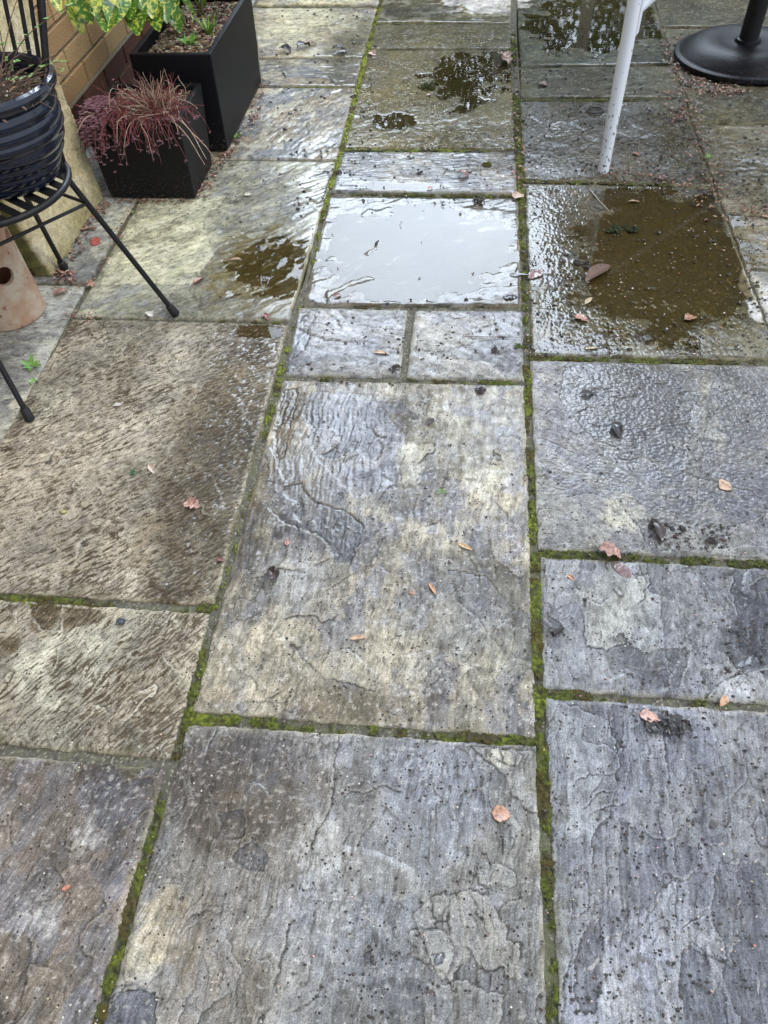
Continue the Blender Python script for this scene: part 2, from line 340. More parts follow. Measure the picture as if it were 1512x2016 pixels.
PLATES = {  # flaked layers traced from the photograph: outline, height, colour, strength, wetness
 's': [([(370, 1430), (668, 1440), (655, 1520), (650, 1590), (610, 1660), (592, 1700), (588, 1780), (565, 1830), (548, 1900), (540, 1960), (500, 2030), (180, 2030), (280, 1700)], .0013, WRM, .45, 0),
       ([(382, 1450), (560, 1452), (640, 1470), (650, 1560), (600, 1640), (590, 1620), (520, 1660), (430, 1700), (370, 1640), (330, 1560)], .0003, (.105, .088, .072), .6, 0),
       ([(700, 1470), (740, 1465), (725, 1560), (735, 1640), (700, 1700), (690, 1660), (705, 1580), (690, 1530)], .0005, (.12, .105, .09), .55, 0),
       ([(850, 1765), (875, 1755), (882, 1770), (880, 1808), (862, 1812), (850, 1795)], .0012, GRN, .6, 0),
       ([(884, 1762), (925, 1752), (960, 1765), (975, 1790), (985, 1820), (998, 1815), (1000, 1850), (1025, 1860), (1022, 1925), (1000, 1925), (990, 1900), (960, 1915), (945, 1905), (935, 1890), (900, 1895), (890, 1938), (868, 1925), (830, 1890), (805, 1870), (803, 1830), (848, 1825), (885, 1838)], .0014, (.275, .26, .225), .7, 0),
       ([(830, 1832), (858, 1826), (880, 1842), (895, 1870), (880, 1920), (850, 1900)], .0009, GRN, .4, 0), ([(852, 1880), (875, 1876), (872, 1898), (856, 1900)], -.001, SLT, .7, .3),
       ([(940, 1712), (950, 1695), (980, 1700), (1015, 1720), (1018, 1745), (970, 1745), (945, 1738)], .0012, GRN, .6, 0),
       ([(925, 1468), (1060, 1482), (1060, 1600), (1042, 1600), (1020, 1575), (1002, 1555), (992, 1525), (962, 1502)], .0014, LG, .6, 0), ([(985, 1478), (1010, 1476), (1028, 1490), (1016, 1508), (990, 1505)], .001, (.36, .36, .34), .7, 0),
       ([(1010, 1520), (1030, 1516), (1036, 1550), (1014, 1555)], .0008, (.33, .33, .32), .5, 0),
       ([(215, 1965), (240, 1950), (280, 1948), (308, 1955), (305, 2040), (190, 2040)], -.0013, SLT, .7, .3), ([(275, 1790), (325, 1742), (368, 1740), (345, 1800), (322, 1915), (290, 1940), (228, 1938), (250, 1860)], .0006, (.34, .31, .235), .45, 0),
       ([(430, 1600), (480, 1595), (485, 1650), (440, 1655)], -.0006, SLT, .75, .2), ([(455, 1690), (500, 1650), (530, 1690), (520, 1720), (480, 1710)], -.0006, SLT, .75, .2), ([(500, 1540), (540, 1520), (540, 1560), (510, 1575)], -.0005, SLT, .7, .2),
       ([(620, 1730), (690, 1700), (700, 1780), (660, 1850), (620, 1840)], .0003, (.24, .22, .18), .35, 0), ([(835, 1950), (900, 1930), (990, 1960), (985, 2030), (835, 2030)], .0010, (.24, .225, .20), .45, 0),
       ([(715, 1870), (735, 1865), (732, 1910), (718, 1912)], -.0008, SLT, .6, .3)],
 'z': [([(1102, 2030), (1108, 1930), (1125, 1880), (1118, 1835), (1130, 1760), (1125, 1710), (1165, 1700), (1165, 1650), (1198, 1610), (1212, 1550), (1213, 1480), (1200, 1420), (1075, 1372), (1090, 1700)], .0013, (.265, .275, .275), .6, -.15),
       ([(1205, 1385), (1230, 1390), (1225, 1460), (1212, 1500), (1204, 1540), (1200, 1450)], -.0008, (.16, .165, .19), .5, .2), ([(1300, 1752), (1330, 1738), (1335, 1842), (1312, 1836), (1304, 1790)], .0010, (.30, .31, .31), .6, 0),
       ([(1270, 1400), (1300, 1400), (1310, 1500), (1322, 1620), (1335, 1730), (1316, 1720), (1300, 1620), (1280, 1520)], .0008, (.265, .27, .27), .45, 0), ([(1160, 1820), (1185, 1805), (1190, 1900), (1175, 1990), (1150, 2000), (1130, 1960), (1132, 1880)], -.0010, SLT, .6, .3),
       ([(1195, 1680), (1215, 1660), (1222, 1800), (1218, 1900), (1205, 1900), (1200, 1780)], .0007, (.28, .285, .285), .5, 0), ([(1345, 1860), (1380, 1870), (1400, 1900), (1430, 1960), (1440, 2030), (1350, 2030), (1335, 1960)], -.0010, (.165, .175, .21), .7, .4),
       ([(1240, 1700), (1262, 1720), (1255, 1850), (1240, 1980), (1225, 1990), (1235, 1850)], .0006, (.25, .25, .245), .4, 0), ([(1340, 1830), (1400, 1800), (1450, 1840), (1440, 1900), (1400, 1880), (1370, 1860)], .0010, (.27, .265, .25), .5, 0),
       ([(1420, 1700), (1455, 1690), (1460, 1850), (1440, 1860), (1430, 1790)], .0006, (.26, .26, .27), .4, 0), ([(1100, 1560), (1112, 1500), (1118, 1600), (1108, 1700)], -.0004, (.19, .19, .2), .4, 0)],
 'y': [([(1155, 1180), (1182, 1190), (1230, 1150), (1278, 1128), (1282, 1150), (1265, 1160), (1270, 1178), (1245, 1195), (1242, 1262), (1195, 1278), (1155, 1274), (1148, 1230)], .0014, (.30, .30, .26), .65, -.2),
       ([(1445, 1112), (1530, 1120), (1530, 1308), (1465, 1324), (1437, 1302), (1432, 1270), (1452, 1210), (1440, 1160)], -.0018, SLT, .7, .5), ([(1392, 1370), (1430, 1338), (1530, 1308), (1530, 1392), (1400, 1378)], .0015, (.33, .33, .33), .6, -.2),
       ([(1314, 1100), (1322, 1180), (1318, 1250), (1340, 1300), (1322, 1330), (1310, 1290), (1300, 1200), (1306, 1110)], -.0008, (.17, .17, .18), .5, .1), ([(1070, 1100), (1145, 1110), (1130, 1150), (1120, 1190), (1090, 1200), (1072, 1180)], .0006, LG, .35, 0),
       ([(1195, 1340), (1228, 1330), (1240, 1360), (1200, 1362)], .001, (.31, .31, .30), .5, 0)],
 'r': [([(785, 880), (842, 874), (846, 925), (820, 940), (800, 962), (782, 950), (790, 915)], .0004, (.38, .35, .27), .5, 0), ([(868, 900), (902, 903), (898, 960), (872, 955)], .0003, (.37, .34, .26), .45, 0), ([(910, 903), (985, 898), (998, 955), (960, 985), (905, 978)], .0005, (.38, .35, .27), .5, 0),
       ([(730, 762), (810, 758), (850, 790), (920, 830), (925, 880), (880, 860), (800, 800), (740, 790)], .0004, (.33, .305, .245), .45, 0), ([(560, 960), (590, 950), (622, 990), (680, 1004), (725, 1040), (720, 1062), (700, 1080), (692, 1112), (660, 1110), (640, 1062), (598, 1042), (560, 1030), (528, 1000)], -.0016, (.165, .17, .18), .7, .6),
       ([(620, 770), (730, 775), (800, 860), (780, 960), (700, 980), (620, 900), (600, 820)], -.0004, (.215, .21, .25), .6, .3), ([(440, 1240), (520, 1210), (560, 1260), (600, 1300), (560, 1380), (400, 1380), (395, 1340)], .0006, (.36, .31, .22), .45, -.1),
       ([(600, 1300), (690, 1275), (710, 1300), (740, 1330), (735, 1358), (690, 1345), (640, 1335)], .0010, (.40, .36, .27), .5, 0), ([(600, 1350), (690, 1350), (745, 1372), (860, 1370), (880, 1420), (700, 1425), (580, 1410)], .0, (.17, .14, .10), .5, 0),
       ([(880, 1120), (960, 1135), (1010, 1195), (1048, 1210), (1050, 1300), (1000, 1300), (940, 1220), (900, 1180)], -.0008, (.20, .20, .215), .4, .1), ([(800, 1290), (860, 1275), (870, 1330), (820, 1370), (780, 1340)], .0006, (.27, .265, .24), .4, 0), ([(970, 1220), (1040, 1240), (1035, 1330), (975, 1320)], .0005, (.34, .335, .28), .45, 0),
       ([(470, 1110), (620, 1070), (660, 1130), (600, 1190), (500, 1180)], .0003, (.26, .255, .245), .4, 0), ([(558, 770), (590, 762), (575, 830), (560, 900), (545, 910), (540, 850)], -.0010, (.12, .085, .045), .6, .4)],
 'p': [([(622, 622), (700, 640), (798, 652), (790, 690), (720, 672), (640, 668), (606, 655)], .0011, (.33, .32, .30), .5, 0), ([(560, 735), (640, 706), (700, 714), (784, 722), (787, 745), (560, 742)], .0012, (.30, .29, .28), .5, 0), ([(575, 640), (610, 655), (600, 690), (566, 715)], -.001, (.13, .13, .15), .5, .4)],
 'q': [([(822, 655), (900, 625), (960, 622), (1000, 660), (940, 672), (880, 690), (822, 690)], .0010, (.34, .33, .30), .5, 0), ([(870, 700), (960, 712), (1000, 745), (860, 742)], .0009, (.36, .34, .30), .5, 0)],
 'x': [([(1048, 712), (1112, 724), (1100, 780), (1116, 812), (1152, 846), (1190, 890), (1165, 905), (1090, 870), (1052, 860)], .0009, (.26, .25, .25), .45, -.3), ([(1168, 970), (1215, 990), (1250, 1030), (1282, 1088), (1060, 1084), (1056, 1010), (1110, 980)], .0012, (.31, .305, .28), .5, -.35),
       ([(1420, 716), (1400, 760), (1386, 850), (1382, 890), (1370, 985), (1345, 960), (1350, 860), (1365, 800), (1390, 720)], .0008, (.29, .28, .24), .55, -.45), ([(1440, 1040), (1512, 1010), (1530, 1100), (1400, 1090)], .0009, (.30, .295, .27), .45, -.2)],
 'o': [([(640, 592), (648, 572), (690, 552), (730, 543), (740, 549), (694, 562), (655, 580)], .0037, GREY, .5, 0), ([(716, 500), (735, 486), (742, 470), (748, 472), (742, 490), (722, 505)], .0037, GREY, .5, 0), 
       ([(598, 590), (600, 562), (650, 545), (700, 515), (722, 510), (690, 540), (640, 580), (640, 602)], .0016, GREY, .5, 0)],
 'h': [([(170, 1545), (300, 1530), (306, 1590), (280, 1600), (230, 1650), (180, 1620), (190, 1590)], -.0006, (.17, .17, .195), .5, .2), ([(-60, 1500), (20, 1500), (28, 1560), (18, 1640), (30, 1700), (-60, 1720)], .0012, (.16, .14, .12), .4, 0), ([(175, 1700), (235, 1690), (240, 1740), (190, 1745)], -.0005, SLT, .6, .2), ([(60, 1900), (130, 1920), (120, 2030), (30, 2030)], .0008, (.25, .22, .17), .4, 0)],
 'w': [([(1385, 640), (1440, 620), (1512, 660), (1512, 705), (1380, 698)], .0006, (.30, .28, .20), .5, -.1)],
 'e': [([(240, 440), (330, 420), (400, 440), (420, 500), (380, 560), (200, 560), (210, 500)], .0006, (.42, .40, .27), .55, -.3), ([(420, 500), (450, 470), (480, 560), (600, 590), (560, 628), (400, 622), (370, 570)], .0, (.18, .155, .10), .5, .2)],
 'g': [([(55, 1185), (120, 1195), (118, 1240), (85, 1240), (60, 1215)], -.0008, (.13, .085, .03), .85, .5), ([(125, 1195), (200, 1202), (190, 1230), (150, 1235), (125, 1250)], -.0006, (.15, .10, .04), .8, .4), ([(-10, 1265), (30, 1258), (35, 1285), (-10, 1300)], -.0005, (.17, .13, .06), .7, .3)],
}
def poly_sd(P, x, y):
    "signed distance to a polygon, positive inside"
    d2 = np.full(x.shape, 1e9); ins = np.zeros(x.shape, bool); n = len(P)
    for i in range(n):
        ax, ay = P[i]; bx, by = P[(i+1) % n]; ex, ey = bx-ax, by-ay
        t = np.clip(((x-ax)*ex+(y-ay)*ey)/(ex*ex+ey*ey+1e-12), 0, 1); d2 = np.minimum(d2, (x-ax-t*ex)**2+(y-ay-t*ey)**2)
        ins ^= ((ay > y) != (by > y)) & (x < (bx-ax)*(y-ay)/(by-ay+1e-12)+ax)
    return np.where(ins, 1, -1)*np.sqrt(d2)
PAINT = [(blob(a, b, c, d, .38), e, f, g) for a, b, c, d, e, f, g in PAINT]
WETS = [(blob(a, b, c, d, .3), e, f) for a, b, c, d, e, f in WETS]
DISH = [(blob(a, b, c, d, .28), e) for a, b, c, d, e in DISH]

WIDE = blob(1250, 540, 250, 185, .3)
# ------------------------------------------------------------------ the patio slabs
# corners TL TR BR BL as photo pixels, or ('w', x, y) in metres where hidden or out of frame
def wy(px, py): return atxy(px, py)[1]
XD, XDl, XB, XC3, XC4 = -1.094, -1.104, .160, .768, .780
w_ = lambda x, y: ('w', x, y)
base = dict(c1=BUFF, c2=TAN, c3=GREY, th=90, wl=.012, ln=.09, amp=.0007, terr=3.0, tstep=.0016, tsc=2.2, wet=.35, speck=.5, pits=0.0)
def S(name, c, **k): d = dict(base); d.update(k); d['c'] = c; d['n'] = name; return d
yy = lambda px, py: wy(px, py)
SLABS = [
 # column beside the planters
 S('a', [w_(-.49-.6, 4.75), w_(-.49, 4.75), (744, 9), w_(-1.09, yy(500, 9))], c1=YELL, c2=BUFF, c3=GREY, th=0, wet=.2),
 S('b', [w_(-1.09, yy(500, 15)), (742, 15), (715, 112), w_(-1.09, yy(500, 112))], c1=PALE, c2=TAN, c3=GREY, th=5, wet=.45, label='pale yellow slab beside the far end of the black trough'),
 S('c', [w_(-1.09, yy(500, 115)), (714, 115), (701, 169), w_(-1.09, yy(500, 169))], c1=GREY, c2=TAN, c3=PALE, th=0, wl=.009, wet=.6),
 S('d', [w_(-1.09, yy(500, 172)), (700, 172), (664, 314), w_(-1.09, yy(430, 312))], c1=GREY, c2=TAN, c3=PALE, th=70, ln=.06, wet=.45),
 S('e', [w_(-1.096, yy(430, 315)), (663, 317), (568, 632), (146, 622)], c1=(.34, .335, .25), c2=(.29, .28, .22), c3=GREY, th=35, wl=.02, ln=.12, amp=.0012, wet=.45, terr=4, label='yellow-green slab with a small brown puddle, in front of the small planter'),
 S('f', [(143, 627), (567, 638), (420, 1190), w_(XD, yy(0, 1167))], c1=(.34, .305, .24), c2=(.27, .235, .175), c3=(.23, .205, .175), th=38, wl=.0055, ln=.045, amp=.0020, terr=1.6, wet=.42, streak=1, speck=.6, label='largest buff slab, streaked with slanting wet brown marks'),
 S('g', [w_(XD, yy(0, 1180)), (413, 1207), (335, 1493), w_(XD, yy(0, 1464))], c1=(.37, .34, .275), c2=(.31, .27, .20), c3=(.24, .215, .18), th=58, wl=.006, ln=.04, amp=.0009, wet=.3, streak=1, speck=.4, label='pale buff slab with brown wet marks along its upper edge'),
 S('h', [w_(XD, yy(0, 1487)), (326, 1513), (180, 2016), w_(XD, -.1)], c1=(.22, .185, .15), c2=(.13, .11, .095), c3=(.17, .17, .19), th=75, wl=.008, ln=.08, amp=.0009, terr=4, wet=.35, speck=.9, label='dark brownish grey slab speckled with white'),
 # column against the wall
 S('i', [w_(-1.5, 4.7), w_(-1.104, 4.7), (170, 557), w_(-1.5, yy(100, 556))], c1=GREY, c2=(.27, .28, .26), c3=(.29, .29, .25), th=30, wet=.15, terr=1, amp=.0004, label='narrow smooth grey slab running along the wall under the planters'),
 S('j', [w_(-1.5, yy(100, 561)), (167, 562), (96, 700), w_(-1.5, .9)], c1=(.27, .27, .25), c2=(.30, .30, .26), c3=(.32, .31, .26), th=10, wet=.15, terr=2, amp=.0006, xtra=1),
 # centre column; farthest slabs darkened in colour for weaker sky reflection
 S('k', [w_(-.474, 4.75), w_(.14, 4.75), (1004, 45), (737, 44)], c1=(.16, .145, .07), c2=OLIVE, c3=PALE, th=0, wet=.8),
 S('l', [(736, 48), (1004, 48), (1007, 95), (728, 96)], c1=(.15, .135, .08), c2=(.10, .09, .04), c3=(.17, .17, .14), th=0, wet=.4, label='shallow wet olive slab near the round pale patch'),
 S('m', [(727, 99), (1007, 99), (1013, 293), (676, 291)], c1=(.185, .15, .06), c2=(.13, .105, .035), c3=(.17, .145, .09), th=10, wl=.008, ln=.02, amp=.0005, wet=.42, speck=.8, fine=.75, label='wet olive brown slab scattered with pale specks'),
 S('n', [(674, 297), (1015, 299), (1018, 380), (652, 376)], c1=GREY, c2=(.24, .22, .18), c3=LILAC, th=2, wl=.0055, ln=.09, amp=.0008, wet=.46, fine=.75, terr=3, label='narrow slab ridged from side to side, above the blue puddle'),
 S('o', [(648, 386), (1020, 389), (1028, 603), (596, 600)], c1=(.2, .19, .16), c2=BROWN, c3=LILAC, th=20, wet=.9, terr=2.2, tstep=.0020, label='slab almost covered by the sky-blue puddle'),
 S('p', [(588, 604), (802, 609), (787, 742), (560, 738)], c1=(.28, .28, .28), c2=LILAC, c3=GREY, th=-12, wl=.009, ln=.08, terr=4.5, tsc=3, wet=.36, speck=.5, label='small grey slab with curving ledges, the left of the pair below the blue puddle'),
 S('q', [(817, 610), (1029, 611), (1031, 749), (800, 744)], c1=(.30, .29, .27), c2=LILAC, c3=GREY, th=-30, wl=.009, ln=.07, terr=3.5, tsc=3, wet=.34, speck=.7, label='small grey slab dotted with black crumbs, the right of the pair below the blue puddle'),
 S('r', [(557, 748), (1033, 757), (1055, 1452), (378, 1400)], c1=(.25, .23, .19), c2=(.33, .29, .22), c3=(.20, .20, .22), th=88, wl=.007, ln=.07, amp=.0006, terr=3.6, tsc=1.9, wet=.45, speck=1.0, pits=.6, label='longest central slab, mottled lilac and buff'),
 S('s', [(370, 1424), (1056, 1468), (1078, 2016), w_(-.445, -.12)], c1=(.23, .22, .20), c2=(.20, .205, .22), c3=(.25, .25, .25), th=86, wl=.006, ln=.12, amp=.0005, terr=5.5, tsc=2.1, tstep=.0017, wet=.4, speck=.8, pits=.3, xr=-.12, label='nearest central slab with flaking ledges and one orange leaf'),
 # right column; far slabs darkened in colour for dim reflection and table shade
 S('t', [w_(.150, 4.7), w_(.775, 4.7), (1322, 125), (1026, 131)], c1=(.12, .13, .08), c2=(.08, .085, .035), c3=(.11, .115, .08), th=0, wet=.5, amp=.0007),
 S('u', [(1026, 134), (1325, 131), (1345, 192), (1024, 193)], c1=(.13, .125, .085), c2=(.09, .085, .045), c3=(.14, .14, .09), th=0, wet=.3),
 S('v', [(1024, 199), (1347, 199), (1402, 364), (1032, 353)], c1=(.13, .12, .09), c2=(.085, .075, .04), c3=(.14, .14, .14), th=60, wl=.006, ln=.013, amp=.0005, wet=.42, fine=.72, label='dark wet slab carrying the foot of the white table leg'),
 S('w', [(1033, 360), (1405, 370), w_(XC3+.008, yy(1512, 708)), (1047, 699)], c1=(.17, .15, .10), c2=(.11, .095, .045), c3=(.17, .17, .18), th=120, wl=.0048, ln=.010, amp=.00075, wet=.72, fine=.72, terr=2, label='large slab under a brown puddle strewn with leaves'),
 S('x', [(1044, 708), w_(.772, yy(1512, 719)), w_(.772, yy(1512, 1103)), (1059, 1081)], c1=(.25, .245, .24), c2=LILAC, c3=(.28, .27, .24), th=150, wl=.0046, ln=.009, amp=.00085, wet=.66, terr=2.6, fine=.8, tsc=2.6, pits=.5, label='lilac grey slab with glossy rippled relief'),
 S('y', [(1063, 1095), w_(.772, yy(1512, 1118)), w_(.772, yy(1512, 1384)), (1069, 1356)], c1=(.27, .275, .275), c2=(.225, .225, .25), c3=LILAC, th=88, wl=.01, ln=.05, amp=.0005, terr=4.2, tsc=2.6, tstep=.0018, wet=.55, pits=1.0, speck=.5, label='narrow lilac grey slab pitted with beads of water'),
 S('z', [(1073, 1372), w_(.772, yy(1512, 1399)), w_(.772, -.12), (1102, 2016)], c1=(.24, .245, .268), c2=(.27, .27, .27), c3=(.20, .205, .24), th=87, wl=.006, ln=.16, amp=.0006, terr=5.0, tsc=2.0, tstep=.0013, wet=.6, pits=.5, speck=.4, xl=1, label='nearest right-hand slab, bluish with upright grain'),
 # far right column; farthest slabs likewise darkened for dim reflection and shade
 S('aa', [w_(.79, 4.7), w_(1.5, 4.7), w_(1.5, yy(1512, 53)), (1304, 52)], c1=(.15, .14, .09), c2=(.10, .095, .05), c3=(.15, .13, .08), th=0, wet=.5),
 S('bb', [(1306, 58), w_(1.5, yy(1512, 58)), w_(1.5, yy(1512, 174)), (1344, 173)], c1=(.14, .135, .095), c2=(.10, .09, .05), c3=(.13, .12, .08), th=0, wet=.4),
 S('cc', [(1349, 178), w_(1.5, yy(1512, 178)), w_(1.5, yy(1512, 241)), (1361, 242)], c1=(.13, .125, .085), c2=(.10, .09, .05), c3=(.13, .13, .11), th=0, wet=.2, label='dull olive slab in front of the parasol base'),
 S('dd', [(1366, 245), w_(1.5, yy(1512, 246)), w_(1.5, yy(1512, 422)), (1428, 420)], c1=(.21, .19, .145), c2=(.11, .095, .055), c3=(.19, .18, .15), th=10, wl=.02, amp=.0012, terr=4, wet=.4),
 S('ee', [(1432, 424), w_(1.5, yy(1512, 427)), w_(1.5, yy(1512, 529)), (1468, 526)], c1=(.2, .17, .1), c2=OLIVE, c3=GREY, th=10, wet=.5),
 S('ff', [(1475, 533), w_(1.5, yy(1512, 535)), w_(1.5, 1.2), w_(.787, 1.2)], c1=CHALK, c2=GREY, c3=PALE, th=10, wet=.1),
]
patio = empty('patio'); tag(patio, 'wet riven sandstone patio laid in slabs of several sizes with mossy joints', 'patio', kind='structure')

def corner(q):
    return np.array(q[1:3]) if q[0] == 'w' else np.array(atxy(*q))
def smoothcol(cols, c, m):
    m = m[..., None]; return cols*(1-m) + np.array(c)*m
FIELD = {}
def make_slab(i, d):
    TL, TR, BR, BL = [corner(q) for q in d['c']]
    if d.get('xtra'):  # long edge given by the joint line through two photo points
        a, b = TR, BR; t = (0.9-a[1])/(b[1]-a[1]); BR = a+(b-a)*t
    if d.get('xr') is not None:
        b = corner((1056, 1468)); c = BR; t = (d['xr']-b[1])/(c[1]-b[1]); BR = b+(c-b)*t
        BL = np.array([corner((370, 1424))[0] + (corner((202, 2016))[0]-corner((370, 1424))[0])*1.35, d['xr']])
    if d['n'] == 'h':
        b = TR; c = BR; t = (-.1-b[1])/(c[1]-b[1]); BR = b+(c-b)*t
    if d.get('xl'):
        b = TL; c = BL; t = (-.12-b[1])/(c[1]-b[1]); BL = b+(c-b)*t
    ym = .25*(TL[1]+TR[1]+BR[1]+BL[1])
    dist = math.hypot(max(ym, .25), CH)
    step = .0019*(dist/1.28)**1.1 if ym < 2.6 else .0048*(ym/3)
    step *= d.get('fine', 1)
    wdt = .5*(np.linalg.norm(TR-TL)+np.linalg.norm(BR-BL)); hgt = .5*(np.linalg.norm(TL-BL)+np.linalg.norm(TR-BR))
    nx = max(8, int(wdt/step)); ny = max(6, int(hgt/(step*(1 if ym < 1.6 else 1.5))))
    u, v = np.meshgrid(np.linspace(0, 1, nx), np.linspace(0, 1, ny))
    P = (BL*(1-u[..., None])*(1-v[..., None]) + BR*u[..., None]*(1-v[..., None]) + TR*u[..., None]*v[..., None] + TL*(1-u[..., None])*v[..., None])
    x = P[..., 0].copy(); y = P[..., 1].copy()
    eu = np.minimum(u, 1-u)*wdt; ev = np.minimum(v, 1-v)*hgt; e = np.minimum(eu, ev)
    # uneven sawn-and-split edges
    wob = .0026
    fx = np.exp(-eu/.02); fy = np.exp(-ev/.02)
    sgx = np.sign(u-.5); sgy = np.sign(v-.5)
    x = x + fx*wob*fbm(sgx*7+y*0+i, y*22, 4, 40+i)*1.6
    y = y + fy*wob*fbm(x*22, sgy*7+i+x*0, 4, 60+i)*1.6
    s = 100+i*13
    th = R_(d['th']); ct, st = math.cos(th), math.sin(th)
    wx = x + .012*fbm(x*9, y*9, 3, s+1); wy_ = y + .012*fbm(x*9+5, y*9, 3, s+2)
    a = (wx*ct+wy_*st); b = (-wx*st+wy_*ct)            # a along the grain
    grain = fbm(a/d['ln'], b/d['wl'], 4, s+3)
    micro = fbm(a/(d['ln']*.35), b/(d['wl']*.45), 3, s+4)
    low = fbm(x*2.2, y*2.2, 3, s+5)
    h = d['amp']*(1.5*grain + .6*micro) + .0011*low
    # terraces where layers have split off: large plates and small flakes
    sx = wdt/(nx-1); sy = hgt/(ny-1); big = d['tsc']
    lip = np.zeros_like(h); crack = np.zeros_like(h); tint = np.zeros_like(h)
    for kk, (fq, terr, stp, rg0, wgt) in enumerate(((.9, d['terr']*.55, d['tstep'], -.15, .9), (2.2, d['terr']*.55, d['tstep']*.4, .12, .5)) + (((3.2, d['terr']*.42, d['tstep']*.30, -.15, .55),) if 80 < d['th'] < 95 else ())):
        jx = .055*fbm(x*9, y*9, 2, s+7+kk*50) + .008*fbm(x*34, y*34, 4, s+9+kk*50, .6); jy = .055*fbm(x*9+3, y*9, 2, s+8+kk*50) + .008*fbm(x*34+7, y*34, 4, s+10+kk*50, .6)
        st_ = (.45, 2.0) if kk == 2 else (.85, 1.7); aw = (a+jx)*big*st_[0]*fq; bw = (b+jy*(.35 if kk == 2 else 1))*big*st_[1]*fq
        q = terr*fbm(aw, bw, 3, s+6+kk*50, .4)*1.5
        gy_, gx_ = np.gradient(q); gm = np.sqrt((gx_/sx)**2+(gy_/sy)**2)+4.0
        fl = np.floor(q); fr = q-fl; dn = fr/gm; up = (1-fr)/gm
        region = ss(rg0, rg0+.25, fbm(x*4.5+kk*9, y*4.5, 3, s+11+kk*50))
        h += stp*(fl + ss(.0030, 0, up))*region*.8
        br_ = ss(-.25, .1, fbm(x*16, y*16, 2, s+19+kk*50))
        lip = np.maximum(lip, ss(.0050, .0, dn)*region*wgt*(.4+.6*br_)); cr_ = ss(.0036, .0, up)*region*br_*wgt; crack = np.maximum(crack, cr_)
        h -= .0014*cr_*ss(0, .001, up)
        tint += (_hv[(fl.astype(np.int64)*7919+i*31+kk*77) & 0xffff]-.5)*region*wgt
    jag = .0045*fbm(x*30, y*30, 3, s+70)+.003*fbm(x*95, y*95, 3, s+71); pcol = []; pwet = 0
    for outline, ph, pc, pstr, pw in PLATES.get(d['n'], []):
        Pg = [atxy(*q_) for q_ in outline]; xs_ = [q_[0] for q_ in Pg]; ys_ = [q_[1] for q_ in Pg]
        bb = (x > min(xs_)-.02) & (x < max(xs_)+.02) & (y > min(ys_)-.02) & (y < max(ys_)+.02)
        if not bb.any(): continue
        sdist = np.full(x.shape, -1.0); sdist[bb] = poly_sd(Pg, x[bb], y[bb])+jag[bb]
        m_ = ss(-.0012, .0014, sdist); h += ph*m_*1.25; pcol.append((m_*np.clip(.85+.7*fbm(x*22, y*22, 3, s+72), .2, 1), pc, pstr)); pwet = pwet+pw*m_
        var = ss(-.35, .05, fbm(x*20, y*20, 2, s+73))
        if abs(ph) > .0005:
            sg = 1 if ph > 0 else -1; wk = min(1, abs(ph)/.0011)
            lip = np.maximum(lip, ss(.0055, .0005, sdist*sg)*ss(-.0006, .0005, sdist*sg)*wk*.95*var); ck = ss(.0042, .0006, -sdist*sg)*ss(-.0004, .0006, -sdist*sg)*wk*var
            crack = np.maximum(crack, ck); h -= .0012*ck
    # droplets / rain pits / hard bits
    bead = 0
    if d['pits']:
        dd, vv = cells(x/.013, y/.013, s+11); keep = (vv < .30*d['pits']*ss(-.3, .3, fbm(x*7, y*7, 2, s+31))).astype(float)
        rr = .07+.22*_hv[(vv*65535).astype(int)]**2
        bead = ss(rr, rr*.55, dd)*keep
        h += .0011*bead
    dish = np.zeros_like(h)
    for bl, dep in DISH: dish += dep*bmask(bl, x, y, .55, 9, 5)
    if d['n'] in 'wmetk': dish *= np.clip(.88+(.45 if d['n'] == 'w' else .9)*fbm(x*20, y*20, 4, s+40, .6), .05, 1.15)
    if d['n'] == 'w': dish += .0016*bmask(WIDE, x, y, .6, 9, 6)*np.clip(.2+1.5*fbm(x*42, y*42, 4, s+41, .6), 0, 1.3)
    h -= np.mean(h[::6, ::6])
    h = np.clip(h, -.004, .004)
    # rounded, chipped arris
    chip = .0022*ss(.1, .6, fbm(x*55, y*55, 3, s+12))
    h = h*(1-.65*ss(.0003, .0016, dish)) if d['n'] in 'xyrf' else h
    h = h*ss(0, .012, e) - (.0035+chip)*np.exp(-e/.0028) - dish*ss(0, .03, e+.008)
    # ---------------- colour
    n1 = fbm(x*5, y*5, 5, s+13); n2 = fbm(a/(d['ln']*1.3), b/(d['wl']*2.2), 4, s+14); n3 = fbm(x*38, y*38, 5, s+15, .65)
    C = np.broadcast_to(np.array(d['c1']), x.shape+(3,)).copy()
    C = smoothcol(C, d['c2'], ss(-.12, .22, n1+.35*n2)*.8)
    C = smoothcol(C, d['c3'], ss(.05, .2, fbm(a*9, b*16, 4, s+16)+.25*n3)*.65)
    C *= (1+.45*fbm(x*3.1, y*3.1, 3, s+74))[..., None]
    for m_, pc, pstr in pcol: C = smoothcol(C, pc, m_*pstr)
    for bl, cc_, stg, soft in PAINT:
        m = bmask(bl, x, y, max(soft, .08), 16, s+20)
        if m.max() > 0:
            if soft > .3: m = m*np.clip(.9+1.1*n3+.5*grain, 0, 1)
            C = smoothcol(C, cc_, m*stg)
    C *= (1+.34*np.clip(n2, -1, 1)+.38*np.clip(n3, -1, 1)+.34*np.clip(micro, -1, 1))[..., None]
    C *= (1+tint*.50)[..., None]
    C = smoothcol(C, LILAC if d['c3'] == LILAC else d['c2'], ss(.2, .45, tint)*.35)
    # split faces: pale lichen crumbs and dark mineral spots
    sp = fbm(x*120, y*120, 3, s+17)
    C = smoothcol(C, (.55, .53, .47), ss(.34, .50, sp+.35*n3+.25*n1)*d['speck']*.38)
    C = smoothcol(C, (.07, .055, .04), ss(.34, .5, fbm(a*60, b*110, 3, s+18)+.25*n1)*.45)
